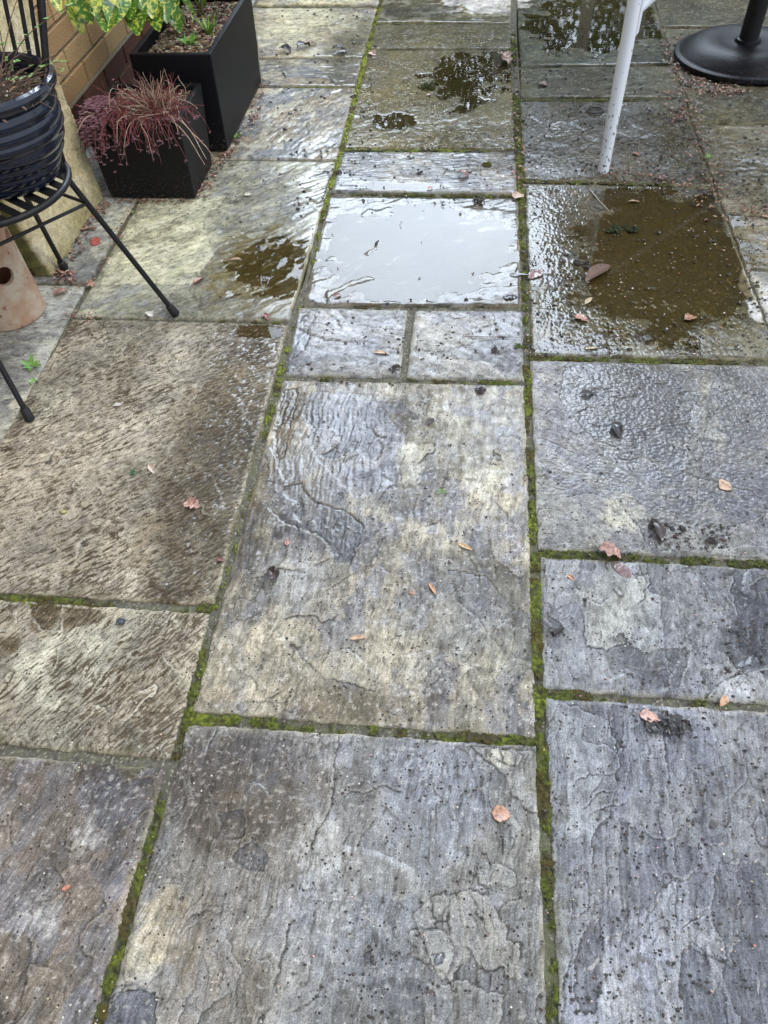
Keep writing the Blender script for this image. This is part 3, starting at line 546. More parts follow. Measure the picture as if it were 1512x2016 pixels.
    if d.get('streak'):
        skn = fbm(a/.034, b/.0060, 3, s+25)-.06+.45*fbm(x*6, y*6, 3, s+26); sk = ss(.30, .38, skn)
        sk = np.maximum(sk, .8*ss(.16, .24, fbm(a/.02, b/.0042, 3, s+27)+.5*fbm(x*7, y*7, 3, s+28)+.25*ss(-.8, -.5, x)-.12)); C = smoothcol(C, (.085, .056, .026), sk*.85); h -= .0008*sk*ss(0, .02, e)
    C = smoothcol(C, tuple(min(1, k*1.35) for k in d['c1']), lip*.75)
    C = smoothcol(C, (.035, .03, .025), crack*.85)
    C = smoothcol(C, (.10, .085, .06), np.clip(bead, 0, 1)*.55 if d['pits'] else np.zeros_like(h))
    C = smoothcol(C, (.36, .33, .24), np.exp(-(e/.0055)**2)*.55*ss(-.3, .3, fbm(x*12, y*12, 2, s+21)))  # worn pale arris
    C = smoothcol(C, (.14, .13, .055), np.exp(-(e/.022)**2)*.30*ss(-.1, .5, fbm(x*18, y*18, 3, s+22)))
    C = smoothcol(C, (.20, .16, .065), ss(.0004, .0022, dish)*.45)
    wet = d['wet'] + .30*fbm(x*4, y*4, 3, s+23) + .18*n2 + 120*(-h-.0005)*.6
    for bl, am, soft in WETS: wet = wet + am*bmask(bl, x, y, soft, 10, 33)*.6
    wet = wet + ss(.0003, .0016, dish)*.7 + pwet
    wet = np.clip(wet, 0, 1)
    lum = C.mean(-1, keepdims=True); C = np.clip(lum+(C-lum)*1.06, .004, 1)*.97*np.clip(lum/.20, .05, 4)**.36
    C = np.clip(C, .012, .7)
    wet = wet*(1-.85*np.exp(-(e/.007)**2))
    # drop the rim down into the joint
    z = h.copy(); idx = np.arange(nx*ny).reshape(ny, nx)
    V = np.stack([x, y, z], -1).reshape(-1, 3)
    ring = np.concatenate([idx[0, :], idx[1:, -1], idx[-1, -2::-1], idx[-2:0:-1, 0]])
    rv = V[ring].copy(); rv[:, 2] = -.03
    Fq = np.stack([idx[:-1, :-1], idx[:-1, 1:], idx[1:, 1:], idx[1:, :-1]], -1).reshape(-1, 4)
    n0 = len(V); k = len(ring); j = np.arange(k); sk_ = np.stack([ring[j], n0+j, n0+(j+1) % k, ring[(j+1) % k]], -1)
    Cf = C.reshape(-1, 3); wf = wet.ravel()
    o = np_mesh('paving_slab', np.vstack([V, rv]), np.vstack([Fq, sk_]), M_STONE,
                {'col': np.vstack([Cf, Cf[ring]*.6]), 'wet': np.concatenate([wf, wf[ring]])}, patio)
    if d.get('label'): o['label'] = d['label']
    # standing water lies in whatever is lower than its level
    if dish.max() > .0008:
        lvl = -.0010
        wm = (h < lvl+.0006) & (dish > .0004) & (e > .006)
        fm = wm[:-1, :-1] | wm[:-1, 1:] | wm[1:, 1:] | wm[1:, :-1]
        fq = Fq.reshape(ny-1, nx-1, 4)[fm]
        if len(fq) > 60:
            us, inv = np.unique(fq, return_inverse=True)
            Vw = V[us].copy(); Vw[:, 2] = lvl
            WATER.append((d['n'], Vw, inv.reshape(-1, 4)))
    return o
WATER = []
for i, d in enumerate(SLABS): make_slab(i, d)
WL = {'o': 'broad sky-blue puddle covering most of one slab', 'e': 'small puddle half brown half blue beside the blue-puddle slab', 'w': 'brown puddle scattered with leaves, under the table',
      't': 'green-reflecting puddle behind the white table leg', 'm': 'thin olive puddles on the wet brown slab full of specks', 'r': 'thin film of water on the longest central slab',
      'f': 'thin slanting pools on the largest buff slab', 'x': 'glossy pools along the top of the rippled lilac slab', 'n': 'thin line of water on the narrow ridged slab',
      'y': 'shallow pool full of beads at the edge of the pitted slab', 'k': 'shallow water around the pale round patch'}
for n_, Vw, fq in WATER:
    o = np_mesh('puddle', Vw, fq, M_WATER)
    tag(o, WL.get(n_, 'thin film of rain water on a wet slab'), 'puddle', kind='structure')

# ------------------------------------------------------------------ ground below and joints
g = MB(); g.add([(-60, -60, -.035), (60, -60, -.035), (60, 60, -.035), (-60, 60, -.035)], [(0, 1, 2, 3)])
tag(g.build('ground', simple('soil', (.10, .09, .06), .95, .2, 8), smooth=False), 'dark soil under and around the patio', 'ground', kind='structure')

def pl(*pts): return [atxy(*p) if p[0] != 'w' else p[1:3] for p in pts]
# polyline, half width (m), moss amount, moss brightness
JOINTS = [
 (pl(w_(-.482, 4.7), (749, 12), (719, 114), (706, 170), (688, 240), (668, 315), (646, 380), (611, 545), (576, 638), (551, 742), (500, 940), (456, 1100), (425, 1198)), .009, [1, 1, 1, 1.05, 1.05, 1, .75, .35, .3, .65, .35, .5, .5], 1.7),
 (pl((425, 1198), (395, 1300), (370, 1405), (341, 1500), (281, 1700), (191, 2016), w_(-.463, -.1)), .0095, [.35, .7, .95, .3, .75, .8, .7], .9),
 (pl(w_(.145, 4.7), (1010, 48), (1011, 95), (1016, 170), (1017, 200), (1022, 300), (1026, 385), (1033, 600), (1039, 750), (1045, 1000), (1051, 1085), (1061, 1360), (1068, 1480)), .010, [.1, .1, 1, .1, 1.1, 1.1, .85, .5, .8, .7, .9, .85, .8], 1.05),
 (pl((1068, 1480), (1080, 1760), (1090, 2016), w_(.168, -.1)), .011, [.85, .75, .7, .7], .85),
 (pl(w_(.782, 4.7), (1301, 55), (1326, 130), (1345, 175), (1362, 245), (1392, 330), (1416, 385), (1470, 527), (1486, 560), (1503, 620), w_(.782, 1.2)), .008, [.1, .1, .1, .1, .1, .2, .15, .1, .1, .1, .1], .6),
 (pl(w_(-1.099, 4.7), w_(-1.099, 2.4), (267, 400), (247, 440), (207, 520), (181, 560), (141, 622), (97, 700), (54, 780), w_(-1.099, .9)), .007, [.1, .1, .25, .3, .1, .1, .15, .25, .15, .1], .8),
 (pl(w_(-1.4, yy(100, 558)), (176, 560)), .004, [.1, .1], .5),
 (pl(w_(-1.09, yy(500, 12)), (744, 12)), .006, [.6, .5], 1.1), (pl(w_(-1.0, yy(520, 113)), (716, 113)), .003, [.05, .1], .7), (pl((520, 171), (620, 171), (702, 171)), .004, [.15, .9, .5], 1.1),
 (pl((405, 314), (664, 316)), .004, [.2, .3], .7), (pl((142, 624), (350, 629), (570, 635)), .006, [.5, .25, .55], .8), (pl(w_(-1.1, yy(0, 1174)), (120, 1185), (190, 1190), (250, 1190), (418, 1199)), .0105, [.6, .95, .8, .2, .55], .95),
 (pl(w_(-1.1, yy(0, 1476)), (180, 1490), (335, 1503)), .0105, [.2, .25, .15], .9),
 (pl((738, 46), (900, 46), (1006, 46)), .005, [.9, .5, .1], .8), (pl((728, 97), (940, 97), (1008, 96)), .005, [.3, .2, .95], .8), (pl((676, 294), (860, 294), (960, 296), (1016, 297)), .006, [1, 1, .8, .3], 1.1),
 (pl((650, 381), (800, 382), (1018, 385)), .006, [.1, .85, .9], .75), (pl((592, 602), (1028, 607)), .006, [.3, .25], .6), (pl((810, 609), (794, 743)), .010, [.05, .05], .6),
 (pl((556, 743), (790, 746), (900, 751), (1036, 754)), .0075, [.5, .25, .6, .85], .75), (pl((375, 1412), (410, 1415), (600, 1428), (800, 1441), (980, 1455), (1060, 1460)), .011, [1, .85, .6, .45, .95, .5], .95),
 (pl((1022, 132), (1324, 129)), .005, [.1, .4, .1][:2], .7), (pl((1022, 196), (1200, 196), (1346, 195)), .007, [.95, .95, .1], .85), (pl((1030, 357), (1170, 358), (1270, 361), (1402, 367)), .0085, [.85, .85, .9, .15], .8),
 (pl((1042, 704), (1150, 706), (1300, 710), w_(.77, yy(1512, 714))), .008, [.9, .8, .9, .5], .85), (pl((1056, 1088), (1250, 1101), w_(.77, yy(1512, 1110))), .0125, [.9, .6, .75], .6), (pl((1066, 1364), (1250, 1378), w_(.77, yy(1512, 1391))), .0115, [.95, .4, .45], .8),
 (pl((1304, 55), w_(1.5, yy(1512, 56))), .006, [.1, .1], .5), (pl((1345, 175), w_(1.5, yy(1512, 176))), .005, [.1, .1], .5), (pl((1362, 243), w_(1.5, yy(1512, 244))), .004, [.1, .1], .5),
 (pl((1430, 422), w_(1.5, yy(1512, 425))), .006, [.1, .1], .5), (pl((1470, 531), w_(1.5, yy(1512, 532))), .009, [.05, .05], .5),
]
mV, mF, mC = [], [], []; gV, gF, gC = [], [], []; tipsV = []
def strip(pts, hw, ms, br, k):
    P = np.array(pts); seg = np.hypot(*np.diff(P, axis=0).T); cum = np.r_[0, np.cumsum(seg)]
    st = .0028 if P[:, 1].min() < 2.4 else .005
    n = max(4, int(cum[-1]/st)); t = np.linspace(0, cum[-1], n)
    X = np.interp(t, cum, P[:, 0]); Y = np.interp(t, cum, P[:, 1]); MS = np.interp(t, cum, ms)
    dx, dy = np.gradient(X), np.gradient(Y); L_ = np.hypot(dx, dy)+1e-9; nx_, ny_ = -dy/L_, dx/L_
    ex = hw+.006; m = max(5, int(2*ex/st)+1); w = np.linspace(-ex, ex, m)
    x = X[:, None]+nx_[:, None]*w; y = Y[:, None]+ny_[:, None]*w
    idx = np.arange(n*m).reshape(n, m); Fq = np.stack([idx[:-1, :-1], idx[1:, :-1], idx[1:, 1:], idx[:-1, 1:]], -1)
    nn = fbm(x*130, y*130, 4, 500); n2 = fbm(x*40, y*40, 3, 510)
    z = -.0062+.0018*nn+.0012*n2 - (.0002*k)*.05
    c = np.array((.105, .10, .075))*(1+.5*nn+.3*n2)[..., None]
    gr = fbm(x*300, y*300, 2, 520); c = smoothcol(c, (.42, .37, .28), ss(.42, .6, gr)*.8); c = smoothcol(c, (.09, .10, .035), ss(-.1, .4, n2+(MS[:, None]-.5))*.55)
    o = sum(len(a) for a in gV); gV.append(np.stack([x, y, z], -1).reshape(-1, 3)); gF.append(Fq.reshape(-1, 4)+o); gC.append(c.reshape(-1, 3))
    # moss cushions
    cu, cv = cells(x/.009, y/.009, 530); a1 = fbm(x*22, y*22, 3, 540)
    q = MS[:, None]*1.45-.60+.95*a1+.35*nn - .75*(abs(w)/ex)**2 - .15*cu
    mask = ss(0, .35, q)
    zz = -.0065+mask*(.0032+.0030*MS[:, None]*(1-cu)+.0022*nn) + .0004
    zz = zz - .004*(np.clip((abs(w)-hw-.001)/.005, 0, 1))**1.0
    keep = mask > .05; fm = keep[:-1, :-1] & keep[1:, 1:] & keep[:-1, 1:] & keep[1:, :-1]
    if fm.any():
        us, inv = np.unique(Fq[fm], return_inverse=True)
        Vv = np.stack([x, y, zz], -1).reshape(-1, 3)[us]
        hue = fbm(x*14, y*14, 3, 550)
        gc = np.array((.12, .145, .020))*br; gc = np.broadcast_to(gc, x.shape+(3,)).copy()
        hot = ss(.55, 1, MS)[:, None]; gc = smoothcol(gc, np.array((.27, .31, .025))*br, ss(.0, .5, nn+.5*hue)*(.35+.65*hot)); gc = smoothcol(gc, (.10, .065, .016), ss(.0, .4, -hue)*.8); gc = smoothcol(gc, (.085, .07, .045), ss(.05, .4, fbm(x*55, y*55, 3, 560))*.75)
        gc = smoothcol(gc, (.03, .04, .01), ss(.35, .75, cu+.2*nn)*.7)
        o = sum(len(a) for a in mV); mV.append(Vv); mF.append(inv.reshape(-1, 4)+o); mC.append(gc.reshape(-1, 3)[us])
        pick = rng.random(len(Vv)) < .55
        tipsV.append(np.hstack([Vv[pick], gc.reshape(-1, 3)[us][pick]]))
for k, (pts, hw, ms, br) in enumerate(JOINTS): strip(pts, hw, ms, br, k)
o = np_mesh('joint_mortar', np.vstack(gV), np.vstack(gF), M_MORTAR, {'col': np.clip(np.vstack(gC), .01, .7)})
o.parent = patio
T = np.vstack(tipsV); k = len(T); ang = rng.random(k)*2*PI; hh = .0022+.0035*rng.random(k); tw = .0009+.0006*rng.random(k)
lean = rng.normal(0, .0013, (k, 2))
b0 = T[:, :3]+np.stack([np.cos(ang)*tw, np.sin(ang)*tw, -.0005+0*tw], -1); b1 = T[:, :3]+np.stack([-np.cos(ang)*tw, -np.sin(ang)*tw, -.0005+0*tw], -1)
b2 = T[:, :3]+np.c_[lean, hh]
tv = np.stack([b0, b1, b2], 1).reshape(-1, 3); tf = np.arange(3*k).reshape(-1, 3); tc_ = np.repeat(T[:, 3:]*1.25, 3, 0)
o1 = np_mesh('moss', np.vstack(mV), np.vstack(mF), M_MOSS, {'col': np.clip(np.vstack(mC), .01, .6)})
tag(o1, 'green and yellow moss cushions filling the joints between the slabs', 'moss', kind='stuff')
o2 = np_mesh('moss_tips', tv, tf, M_MOSS, {'col': np.clip(tc_, .01, .6)}, smooth=False); o2.parent = o1; o2['kind'] = 'stuff'

# ================================================================== things
def ray(px, py):
    d = FWD*F + RT*(px-W/2) - UP*(py-H/2); return d
def onplane(px, py, p0, nrm):
    d = ray(px, py); p0 = np.array(p0, float); nrm = np.array(nrm, float)
    return CP + d*(np.dot(p0-CP, nrm)/np.dot(d, nrm))
def proj(P):
    v = np.array(P, float)-CP; k = v@FWD; return W/2+F*(v@RT)/k, H/2-F*(v@UP)/k
M_BLACKMETAL = simple('black_painted_steel', (.016, .015, .018), .5, .3, 90, bump=.4, bscale=240, c2=(.007, .007, .008), coat=0, spec=.35)
M_RUBBER = simple('black_rubber', (.018, .018, .02), .6, .2, 80)
def splash(m, top, lo, hi, scale, col=(.16, .13, .10)):
    n = m.node_tree.nodes; l = m.node_tree.links.new; b = n['Principled BSDF']; src = b.inputs['Base Color'].links[0].from_socket
    tc = nd(n, 'ShaderNodeTexCoord'); sx = nd(n, 'ShaderNodeSeparateXYZ'); l(tc.outputs['Object'], sx.inputs[0])
    nz = nd(n, 'ShaderNodeTexNoise', {'Scale': scale, 'Detail': 4, 'Roughness': .7}); l(tc.outputs['Object'], nz.inputs['Vector'])
    th = nd(n, 'ShaderNodeMapRange', {'From Min': 0, 'From Max': top, 'To Min': lo, 'To Max': hi}); l(sx.outputs['Z'], th.inputs['Value'])
    df = nd(n, 'ShaderNodeMath', operation='SUBTRACT'); l(nz.outputs['Fac'], df.inputs[0]); l(th.outputs[0], df.inputs[1])
    rg = nd(n, 'ShaderNodeMapRange', {'From Min': 0, 'From Max': .05, 'To Min': 0, 'To Max': .8}); l(df.outputs[0], rg.inputs['Value'])
    mx = nd(n, 'ShaderNodeMix', data_type='RGBA'); l(rg.outputs[0], mx.inputs[0]); l(src, mx.inputs[6]); mx.inputs[7].default_value = (*col, 1); l(mx.outputs[2], b.inputs['Base Color'])
M_FIBRE = simple('black_fibrestone', (.008, .008, .010), .5, .2, 160, bump=.35, bscale=260, c2=(.005, .005, .007), spec=.22)

splash(M_FIBRE, .16, .56, .70, 170)
# ---- brick wall
XW = -1.40
wall = empty('brick_wall', (XW-.05, 1.6, 0)); tag(wall, 'buff brick house wall on a dark red brick plinth, left of the patio', 'wall')
def bricks(name, z0, courses, cols, off, y0=-1.2, y1=4.4):
    bm = MB(); cc = []
    for r in range(courses):
        y = y0-(.1125 if r % 2 else 0)+off; z = z0+r*.075
        while y < y1:
            a, b = max(y, y0), min(y+.215, y1)
            if b-a > .02:
                dx = random.uniform(-.0015, .0015); jz = random.uniform(-.001, .001); e = .0025
                xo = XW+dx; xi = xo-e; z1 = z+.065
                V = [(xo, a+e, z+e+jz), (xo, b-e, z+e-jz), (xo, b-e, z1-e), (xo, a+e, z1-e), (xi, a, z), (xi, b, z), (xi, b, z1), (xi, a, z1), (XW-.1, a, z), (XW-.1, b, z), (XW-.1, b, z1), (XW-.1, a, z1)]
                bm.add(V, [(0, 1, 2, 3), (0, 4, 5, 1), (1, 5, 6, 2), (2, 6, 7, 3), (3, 7, 4, 0), (4, 8, 9, 5), (5, 9, 10, 6), (6, 10, 11, 7), (7, 11, 8, 4)])
                c = np.array(random.choice(cols))*random.uniform(.85, 1.12); cc += [c]*12
            y += .225
    o = np_mesh(name, np.array(bm.v), np.array([f for f in bm.f]), attr_material(name+'_mat', .85, 220, .5, .0015), {'col': np.array(cc)}, smooth=False)
    o.parent = wall; o.matrix_parent_inverse = wall.matrix_world.inverted(); return o
bricks('plinth', .008, 2, [(.10, .032, .018), (.075, .026, .017), (.12, .045, .026)], .03)
bricks('brickwork', .160, 33, [(.50, .335, .165), (.46, .29, .14), (.54, .38, .21), (.41, .255, .12)], 0)
m = MB(); m.box(XW-.28, XW-.008, -1.2, 4.4, -.03, 2.64); o = m.build('mortar', simple('wall_mortar', (.33, .28, .20), .9, .2, 120), wall, smooth=False)
m = MB(); m.box(XW-.20, XW+.0015, -1.195, 4.395, .1485, .1585); m.build('plinth_capping', simple('pale_pointing', (.40, .34, .24), .9, .2, 90), wall, smooth=False)

# ---- leaning sandstone slab
def leaning():
    zt = .66; n = np.array([math.cos(.19), 0, math.sin(.19)]); p0 = (-1.212, 2, 0)
    def zofplane(z): return -1.212 - math.tan(.19)*z
    redge = [onplane(*q, p0, n) for q in [(204, 386), (196, 362), (180, 318), (158, 265), (141, 212), (111, 132), (88, 65), (65, 0)]]
    rz = np.array([q[2] for q in redge]); ry = np.array([q[1] for q in redge]); rz[0] = 0.0
    o_ = np.argsort(rz); rz, ry = rz[o_], ry[o_]
    nz_, ny_ = 190, 150
    t = np.linspace(0, 1, nz_)[:, None]; s_ = np.linspace(0, 1, ny_)[None, :]
    z = t*zt + 0*s_
    R = np.interp(z, rz, ry); Rx = ry[-1]+(z-rz[-1])*.25; R = np.where(z > rz[-1], Rx, R)
    Lf = 1.866 - z*.05 + .006*fbm(z*30, z*0, 3, 700)
    R = R + .006*fbm(z*35, z*0+4, 3, 701)
    y = Lf+(R-Lf)*s_
    e = np.minimum(np.minimum(s_*(R-Lf), (1-s_)*(R-Lf)), np.minimum(t*zt, (1-t)*zt)+.004)
    q = 3.2*fbm(y*3.0, z*3.4, 4, 702); fr = q-np.floor(q)
    hh = .0045*(np.floor(q)+ss(.85, 1, fr))*.6+.003*fbm(y*9, z*14, 4, 703)+.0009*fbm(y*70, z*90, 3, 704) - .006*np.exp(-e/.006)
    # foot follows the ground line, gently uneven
    P = np.stack([zofplane(z)+hh*n[0], y+0*z, z+hh*n[2]], -1)
    P[..., 2] = np.maximum(P[..., 2], .001+0*z)
    c = np.broadcast_to(np.array((.47, .40, .235)), P.shape).copy()
    c = smoothcol(c, (.54, .48, .33), ss(0, .4, fbm(y*8, z*8, 4, 705))); c = smoothcol(c, (.33, .26, .13), ss(.15, .5, fbm(y*12, z*10, 4, 706))*.6)
    c = smoothcol(c, (.17, .17, .05), ss(.10, .0, z+.03*fbm(y*14, z*14, 3, 707))*.45)
    c *= (1+.25*fbm(y*60, z*60, 3, 708))[..., None]
    idx = np.arange(nz_*ny_).reshape(nz_, ny_); V = P.reshape(-1, 3)
    Fq = np.stack([idx[:-1, :-1], idx[:-1, 1:], idx[1:, 1:], idx[1:, :-1]], -1).reshape(-1, 4)
    ring = np.concatenate([idx[0, :], idx[1:, -1], idx[-1, -2::-1], idx[-2:0:-1, 0]]); k = len(ring)
    Vs = [V]; Fs = [Fq]; Cs = [c.reshape(-1, 3)]; prev = ring; base_ = len(V)
    for j, dd in enumerate((.012, .03, .046, .058)):
        w = V[ring] - n*dd + np.stack([0*ring, .0035*fbm(V[ring][:, 1]*40+j*9, V[ring][:, 2]*40, 3, 709), .0*ring], -1)
        w[:, 2] = np.maximum(w[:, 2], .0); Vs.append(w)
        col = np.array((.20, .19, .07))*(1+.35*fbm(w[:, 1]*30+j, w[:, 2]*30, 3, 710))[:, None]; Cs.append(col)
        now = base_+np.arange(k); jj = np.arange(k); Fs.append(np.stack([prev[jj], now[jj], now[(jj+1) % k], prev[(jj+1) % k]], -1)); prev = now; base_ += k
    o = np_mesh('stone_slab', np.vstack(Vs), np.vstack(Fs), attr_material('yellow_sandstone', .85, 240, .5, .0015), {'col': np.clip(np.vstack(Cs), .02, .7)})
    me = o.data
    import bmesh
    b = bmesh.new(); b.from_mesh(me); b.verts.ensure_lookup_table()
    try: b.faces.new([b.verts[i] for i in reversed(prev.tolist())])
    except Exception: pass
    b.to_mesh(me); b.free()
    tag(o, 'thick yellow sandstone slab with mossy edges leaning against the brick wall', 'stone slab')
leaning()

# ---- planters
def trough(name, b0, t0, hgt, wall_t, soilz):
    "b0/t0: (x0,x1,y0,y1) outer footprint at the base and at the rim"
    root = empty(name, ((b0[0]+b0[1])/2, (b0[2]+b0[3])/2, 0)); m = MB()
    def rect(r, z, ins=0): return [(r[0]+ins, r[2]+ins, z), (r[1]-ins, r[2]+ins, z), (r[1]-ins, r[3]-ins, z), (r[0]+ins, r[3]-ins, z)]
    V = rect(b0, .004) + rect(t0, hgt) + rect(t0, hgt, wall_t) + rect(t0, soilz-.03, wall_t)
    Fs = [(3, 2, 1, 0)]
    for a in (0, 4, 8):
        for k in range(4): Fs.append((a+k, a+(k+1) % 4, a+4+(k+1) % 4, a+4+k))
    Fs.append((12, 13, 14, 15))
    m.add(V, Fs); m.build('box', M_FIBRE, root, bevel=.004)
    x0, x1, y0, y1 = t0[0]+wall_t, t0[1]-wall_t, t0[2]+wall_t, t0[3]-wall_t
    nx = int((x1-x0)/.005); ny = int((y1-y0)/.005)
    X, Y = np.meshgrid(np.linspace(x0, x1, nx), np.linspace(y0, y1, ny)); Z = soilz+.006*fbm(X*30, Y*30, 4, 800)
    c = np.broadcast_to(np.array((.055, .038, .025)), X.shape+(3,)).copy(); c = smoothcol(c, (.22, .16, .10), ss(.15, .4, fbm(X*120, Y*120, 3, 801)))
    idx = np.arange(nx*ny).reshape(ny, nx); Fq = np.stack([idx[:-1, :-1], idx[:-1, 1:], idx[1:, 1:], idx[1:, :-1]], -1).reshape(-1, 4)
    o = np_mesh('soil', np.stack([X, Y, Z], -1).reshape(-1, 3), Fq, M_MORTAR, {'col': c.reshape(-1, 3)}); o.parent = root; o.matrix_parent_inverse = root.matrix_world.inverted()
    return root
tr = trough('trough_planter', (-1.140, -.872, 2.650, 3.258), (-1.142, -.866, 2.648, 3.262), .318, .020, .275)
tag(tr, 'long black rectangular trough holding the spotted laurel', 'planter')
sp = trough('cube_planter', (-1.190, -.903, 2.318, 2.545), (-1.205, -.900, 2.314, 2.600), .250, .018, .225)
tag(sp, 'small black cube planter filled with trailing red sedum', 'planter')

def lump(m, c, r, flat=.6, rot=None, n=1):
    "irregular little stone / crumb"
    a = random.random()*6.28; s = [random.uniform(.7, 1.3) for _ in range(6)]
    dirs = [(1, 0, 0), (math.cos(2.1), math.sin(2.1), 0), (math.cos(4.2), math.sin(4.2), 0), (0, 0, 1), (.5, .87, .75), (-.9, .1, .7), (.4, -.85, .7), (0, 0, -.3)]
    P = []
    for i, d in enumerate(dirs):
        q = random.uniform(.75, 1.2); x, y, z = d
        x, y = x*math.cos(a)-y*math.sin(a), x*math.sin(a)+y*math.cos(a)
        P.append((c[0]+x*r*q, c[1]+y*r*q*.8, c[2]+max(z, -.3)*r*q*flat))
    m.add(P, [(0, 4, 6), (4, 1, 5), (5, 2, 6), (3, 4, 5), (3, 5, 6), (3, 6, 4), (0, 1, 4), (1, 2, 5), (2, 0, 6), (0, 7, 1), (1, 7, 2), (2, 7, 0)])
def lumps_mesh(name, items, mt, parent=None, flat=.6):
    "items: (x,y,z,r,colour)"
    m = MB(); cc = []
    for x, y, z, r, c in items:
        lump(m, (x, y, z), r, flat); cc += [tuple(k*random.uniform(.75, 1.25) for k in c)]*8
    o = np_mesh(name, np.array(m.v), np.array(m.f), mt, {'col': np.array(cc)}, smooth=False)
    if parent: o.parent = parent; o.matrix_parent_inverse = parent.matrix_world.inverted()
    return o
GRAV = [(.48, .40, .28), (.38, .27, .16), (.55, .50, .42), (.25, .17, .11), (.42, .26, .15)]
lumps_mesh('gravel', [(random.uniform(-1.12, -.89), random.uniform(2.67, 3.24), .280+random.uniform(0, .006), random.uniform(.003, .007), random.choice(GRAV)) for _ in range(2600)], M_DEBRIS, tr)['kind'] = 'stuff'
lumps_mesh('grit', [(random.uniform(-1.18, -.92), random.uniform(2.34, 2.58), .230+random.uniform(0, .005), random.uniform(.002, .005), random.choice(GRAV+[(.06, .04, .03)]*4)) for _ in range(500)], M_DEBRIS, sp)['kind'] = 'stuff'

# ---- leaves as little curved blades
def blade(m, base, d, up, L_, w, curl=.3, fold=.25, n=6, shape=0.9, twist=0, wav=0, cols=None, c=None):
    base = Vector(base); d = Vector(d).normalized(); up = Vector(up); up = (up-d*up.dot(d)).normalized(); sd_ = d.cross(up)
    p = base.copy(); V = []; 
    for i in range(n+1):
        t = i/n; ww = w*max(0.02, math.sin(PI*min(1, t**shape*.97+.015))**.85)
        wl_, wr_ = 1+wav*random.uniform(-1.3, .9), 1+wav*random.uniform(-1.3, .9)
        dd = (d*math.cos(curl*t*1.6)-up*math.sin(curl*t*1.6)); uu = (up*math.cos(curl*t*1.6)+d*math.sin(curl*t*1.6))
        tw = twist*t; s2 = sd_*math.cos(tw)+uu*math.sin(tw); u2 = uu*math.cos(tw)-sd_*math.sin(tw)
        for k, xx in enumerate((-1, -.5, 0, .5, 1)):
            V.append(p+s2*ww*xx*(wl_ if xx < 0 else wr_)+u2*(abs(xx)*fold*ww + wav*w*random.uniform(-.35, .35)))
        p = p+dd*(L_/n)
    Fs = []
    for i in range(n):
        for k in range(4): Fs.append((i*5+k, i*5+k+1, (i+1)*5+k+1, (i+1)*5+k))
    m.add(V, Fs)
    if cols is not None: cols += [c]*len(V)

def leafmat(name, c, c2, rough=.4, scale=60, trans=.2, detail=4, lo=.4, hi=.6, coat=.2):
    m, n, l, b = mat(name); tc = nd(n, 'ShaderNodeTexCoord')
    nz = nd(n, 'ShaderNodeTexNoise', {'Scale': scale, 'Detail': detail, 'Roughness': .6}); l(tc.outputs['Object'], nz.inputs['Vector'])
    cr = nd(n, 'ShaderNodeValToRGB'); l(nz.outputs['Fac'], cr.inputs[0]); cr.color_ramp.elements[0].position = lo; cr.color_ramp.elements[0].color = (*c, 1)
    cr.color_ramp.elements[1].position = hi; cr.color_ramp.elements[1].color = (*c2, 1); l(cr.outputs[0], b.inputs['Base Color'])
    b.inputs['Roughness'].default_value = rough; b.inputs['Coat Weight'].default_value = coat; b.inputs['Coat Roughness'].default_value = .12
    n2 = nd(n, 'ShaderNodeTexNoise', {'Scale': 180, 'Detail': 3}); l(tc.outputs['Object'], n2.inputs['Vector'])
    bp = nd(n, 'ShaderNodeBump', {'Strength': .4, 'Distance': .001}); l(n2.outputs['Fac'], bp.inputs['Height']); l(bp.outputs[0], b.inputs['Normal'])
    return m

# ---- spotted laurel
lau = empty('spotted_laurel', (-1.08, 3.02, .28)); tag(lau, 'spotted laurel shrub with yellow-splashed green leaves growing in the black trough', 'shrub')
lm = MB(); ly = MB(); stems = MB()
M_LAU = leafmat('spotted_leaf', (.055, .16, .02), (.52, .55, .09), .3, 95, lo=.52, hi=.60, detail=5)
M_LAUY = leafmat('yellow_leaf', (.07, .19, .025), (.55, .55, .09), .3, 85, lo=.45, hi=.55, detail=5)
#         tip px        base px      x-plane  yellow
LV = [((167, 68), (128, -10), -1.20, 1), ((180, 50), (140, -40), -1.16, 0), ((120, 25), (95, -35), -1.24, 1), ((150, 18), (110, -50), -1.22, 0), ((205, 52), (215, -5), -1.12, 0), ((188, 25), (175, -30), -1.14, 1),
      ((235, 15), (205, -40), -1.10, 1), ((255, 32), (250, -25), -1.08, 0), ((268, 62), (270, 0), -1.06, 0), ((285, 20), (262, -40), -1.05, 0), ((312, 60), (300, -5), -1.03, 0), ((300, 30), (285, -30), -1.04, 1),
      ((345, 15), (330, -45), -1.02, 0), ((362, 50), (330, 0), -1.00, 0), ((352, 25), (318, -25), -1.01, 0), ((395, 28), (350, -10), -.98, 0), ((330, 42), (310, -20), -1.02, 0), ((230, 5), (190, -60), -1.13, 0), ((355, 62), (335, 15), -1.02, 0), ((220, 30), (236, -30), -1.1, 0)]
for tip, bs, X, yl in LV:
    a = Vector(onplane(*bs, (X-.015, 0, 0), (1, 0, 0))); b_ = Vector(onplane(*tip, (X+.02, 0, 0), (1, 0, 0)))
    d = b_-a; blade(ly if yl else lm, a, d, (random.uniform(-.1, .5), -.55, .7), d.length, d.length*random.uniform(.20, .27), random.uniform(.05, .3), .22, 9, .95)
    stems.tube([a, a+Vector((.02, .05, .06))], [.0022, .003], 6)
k = 0
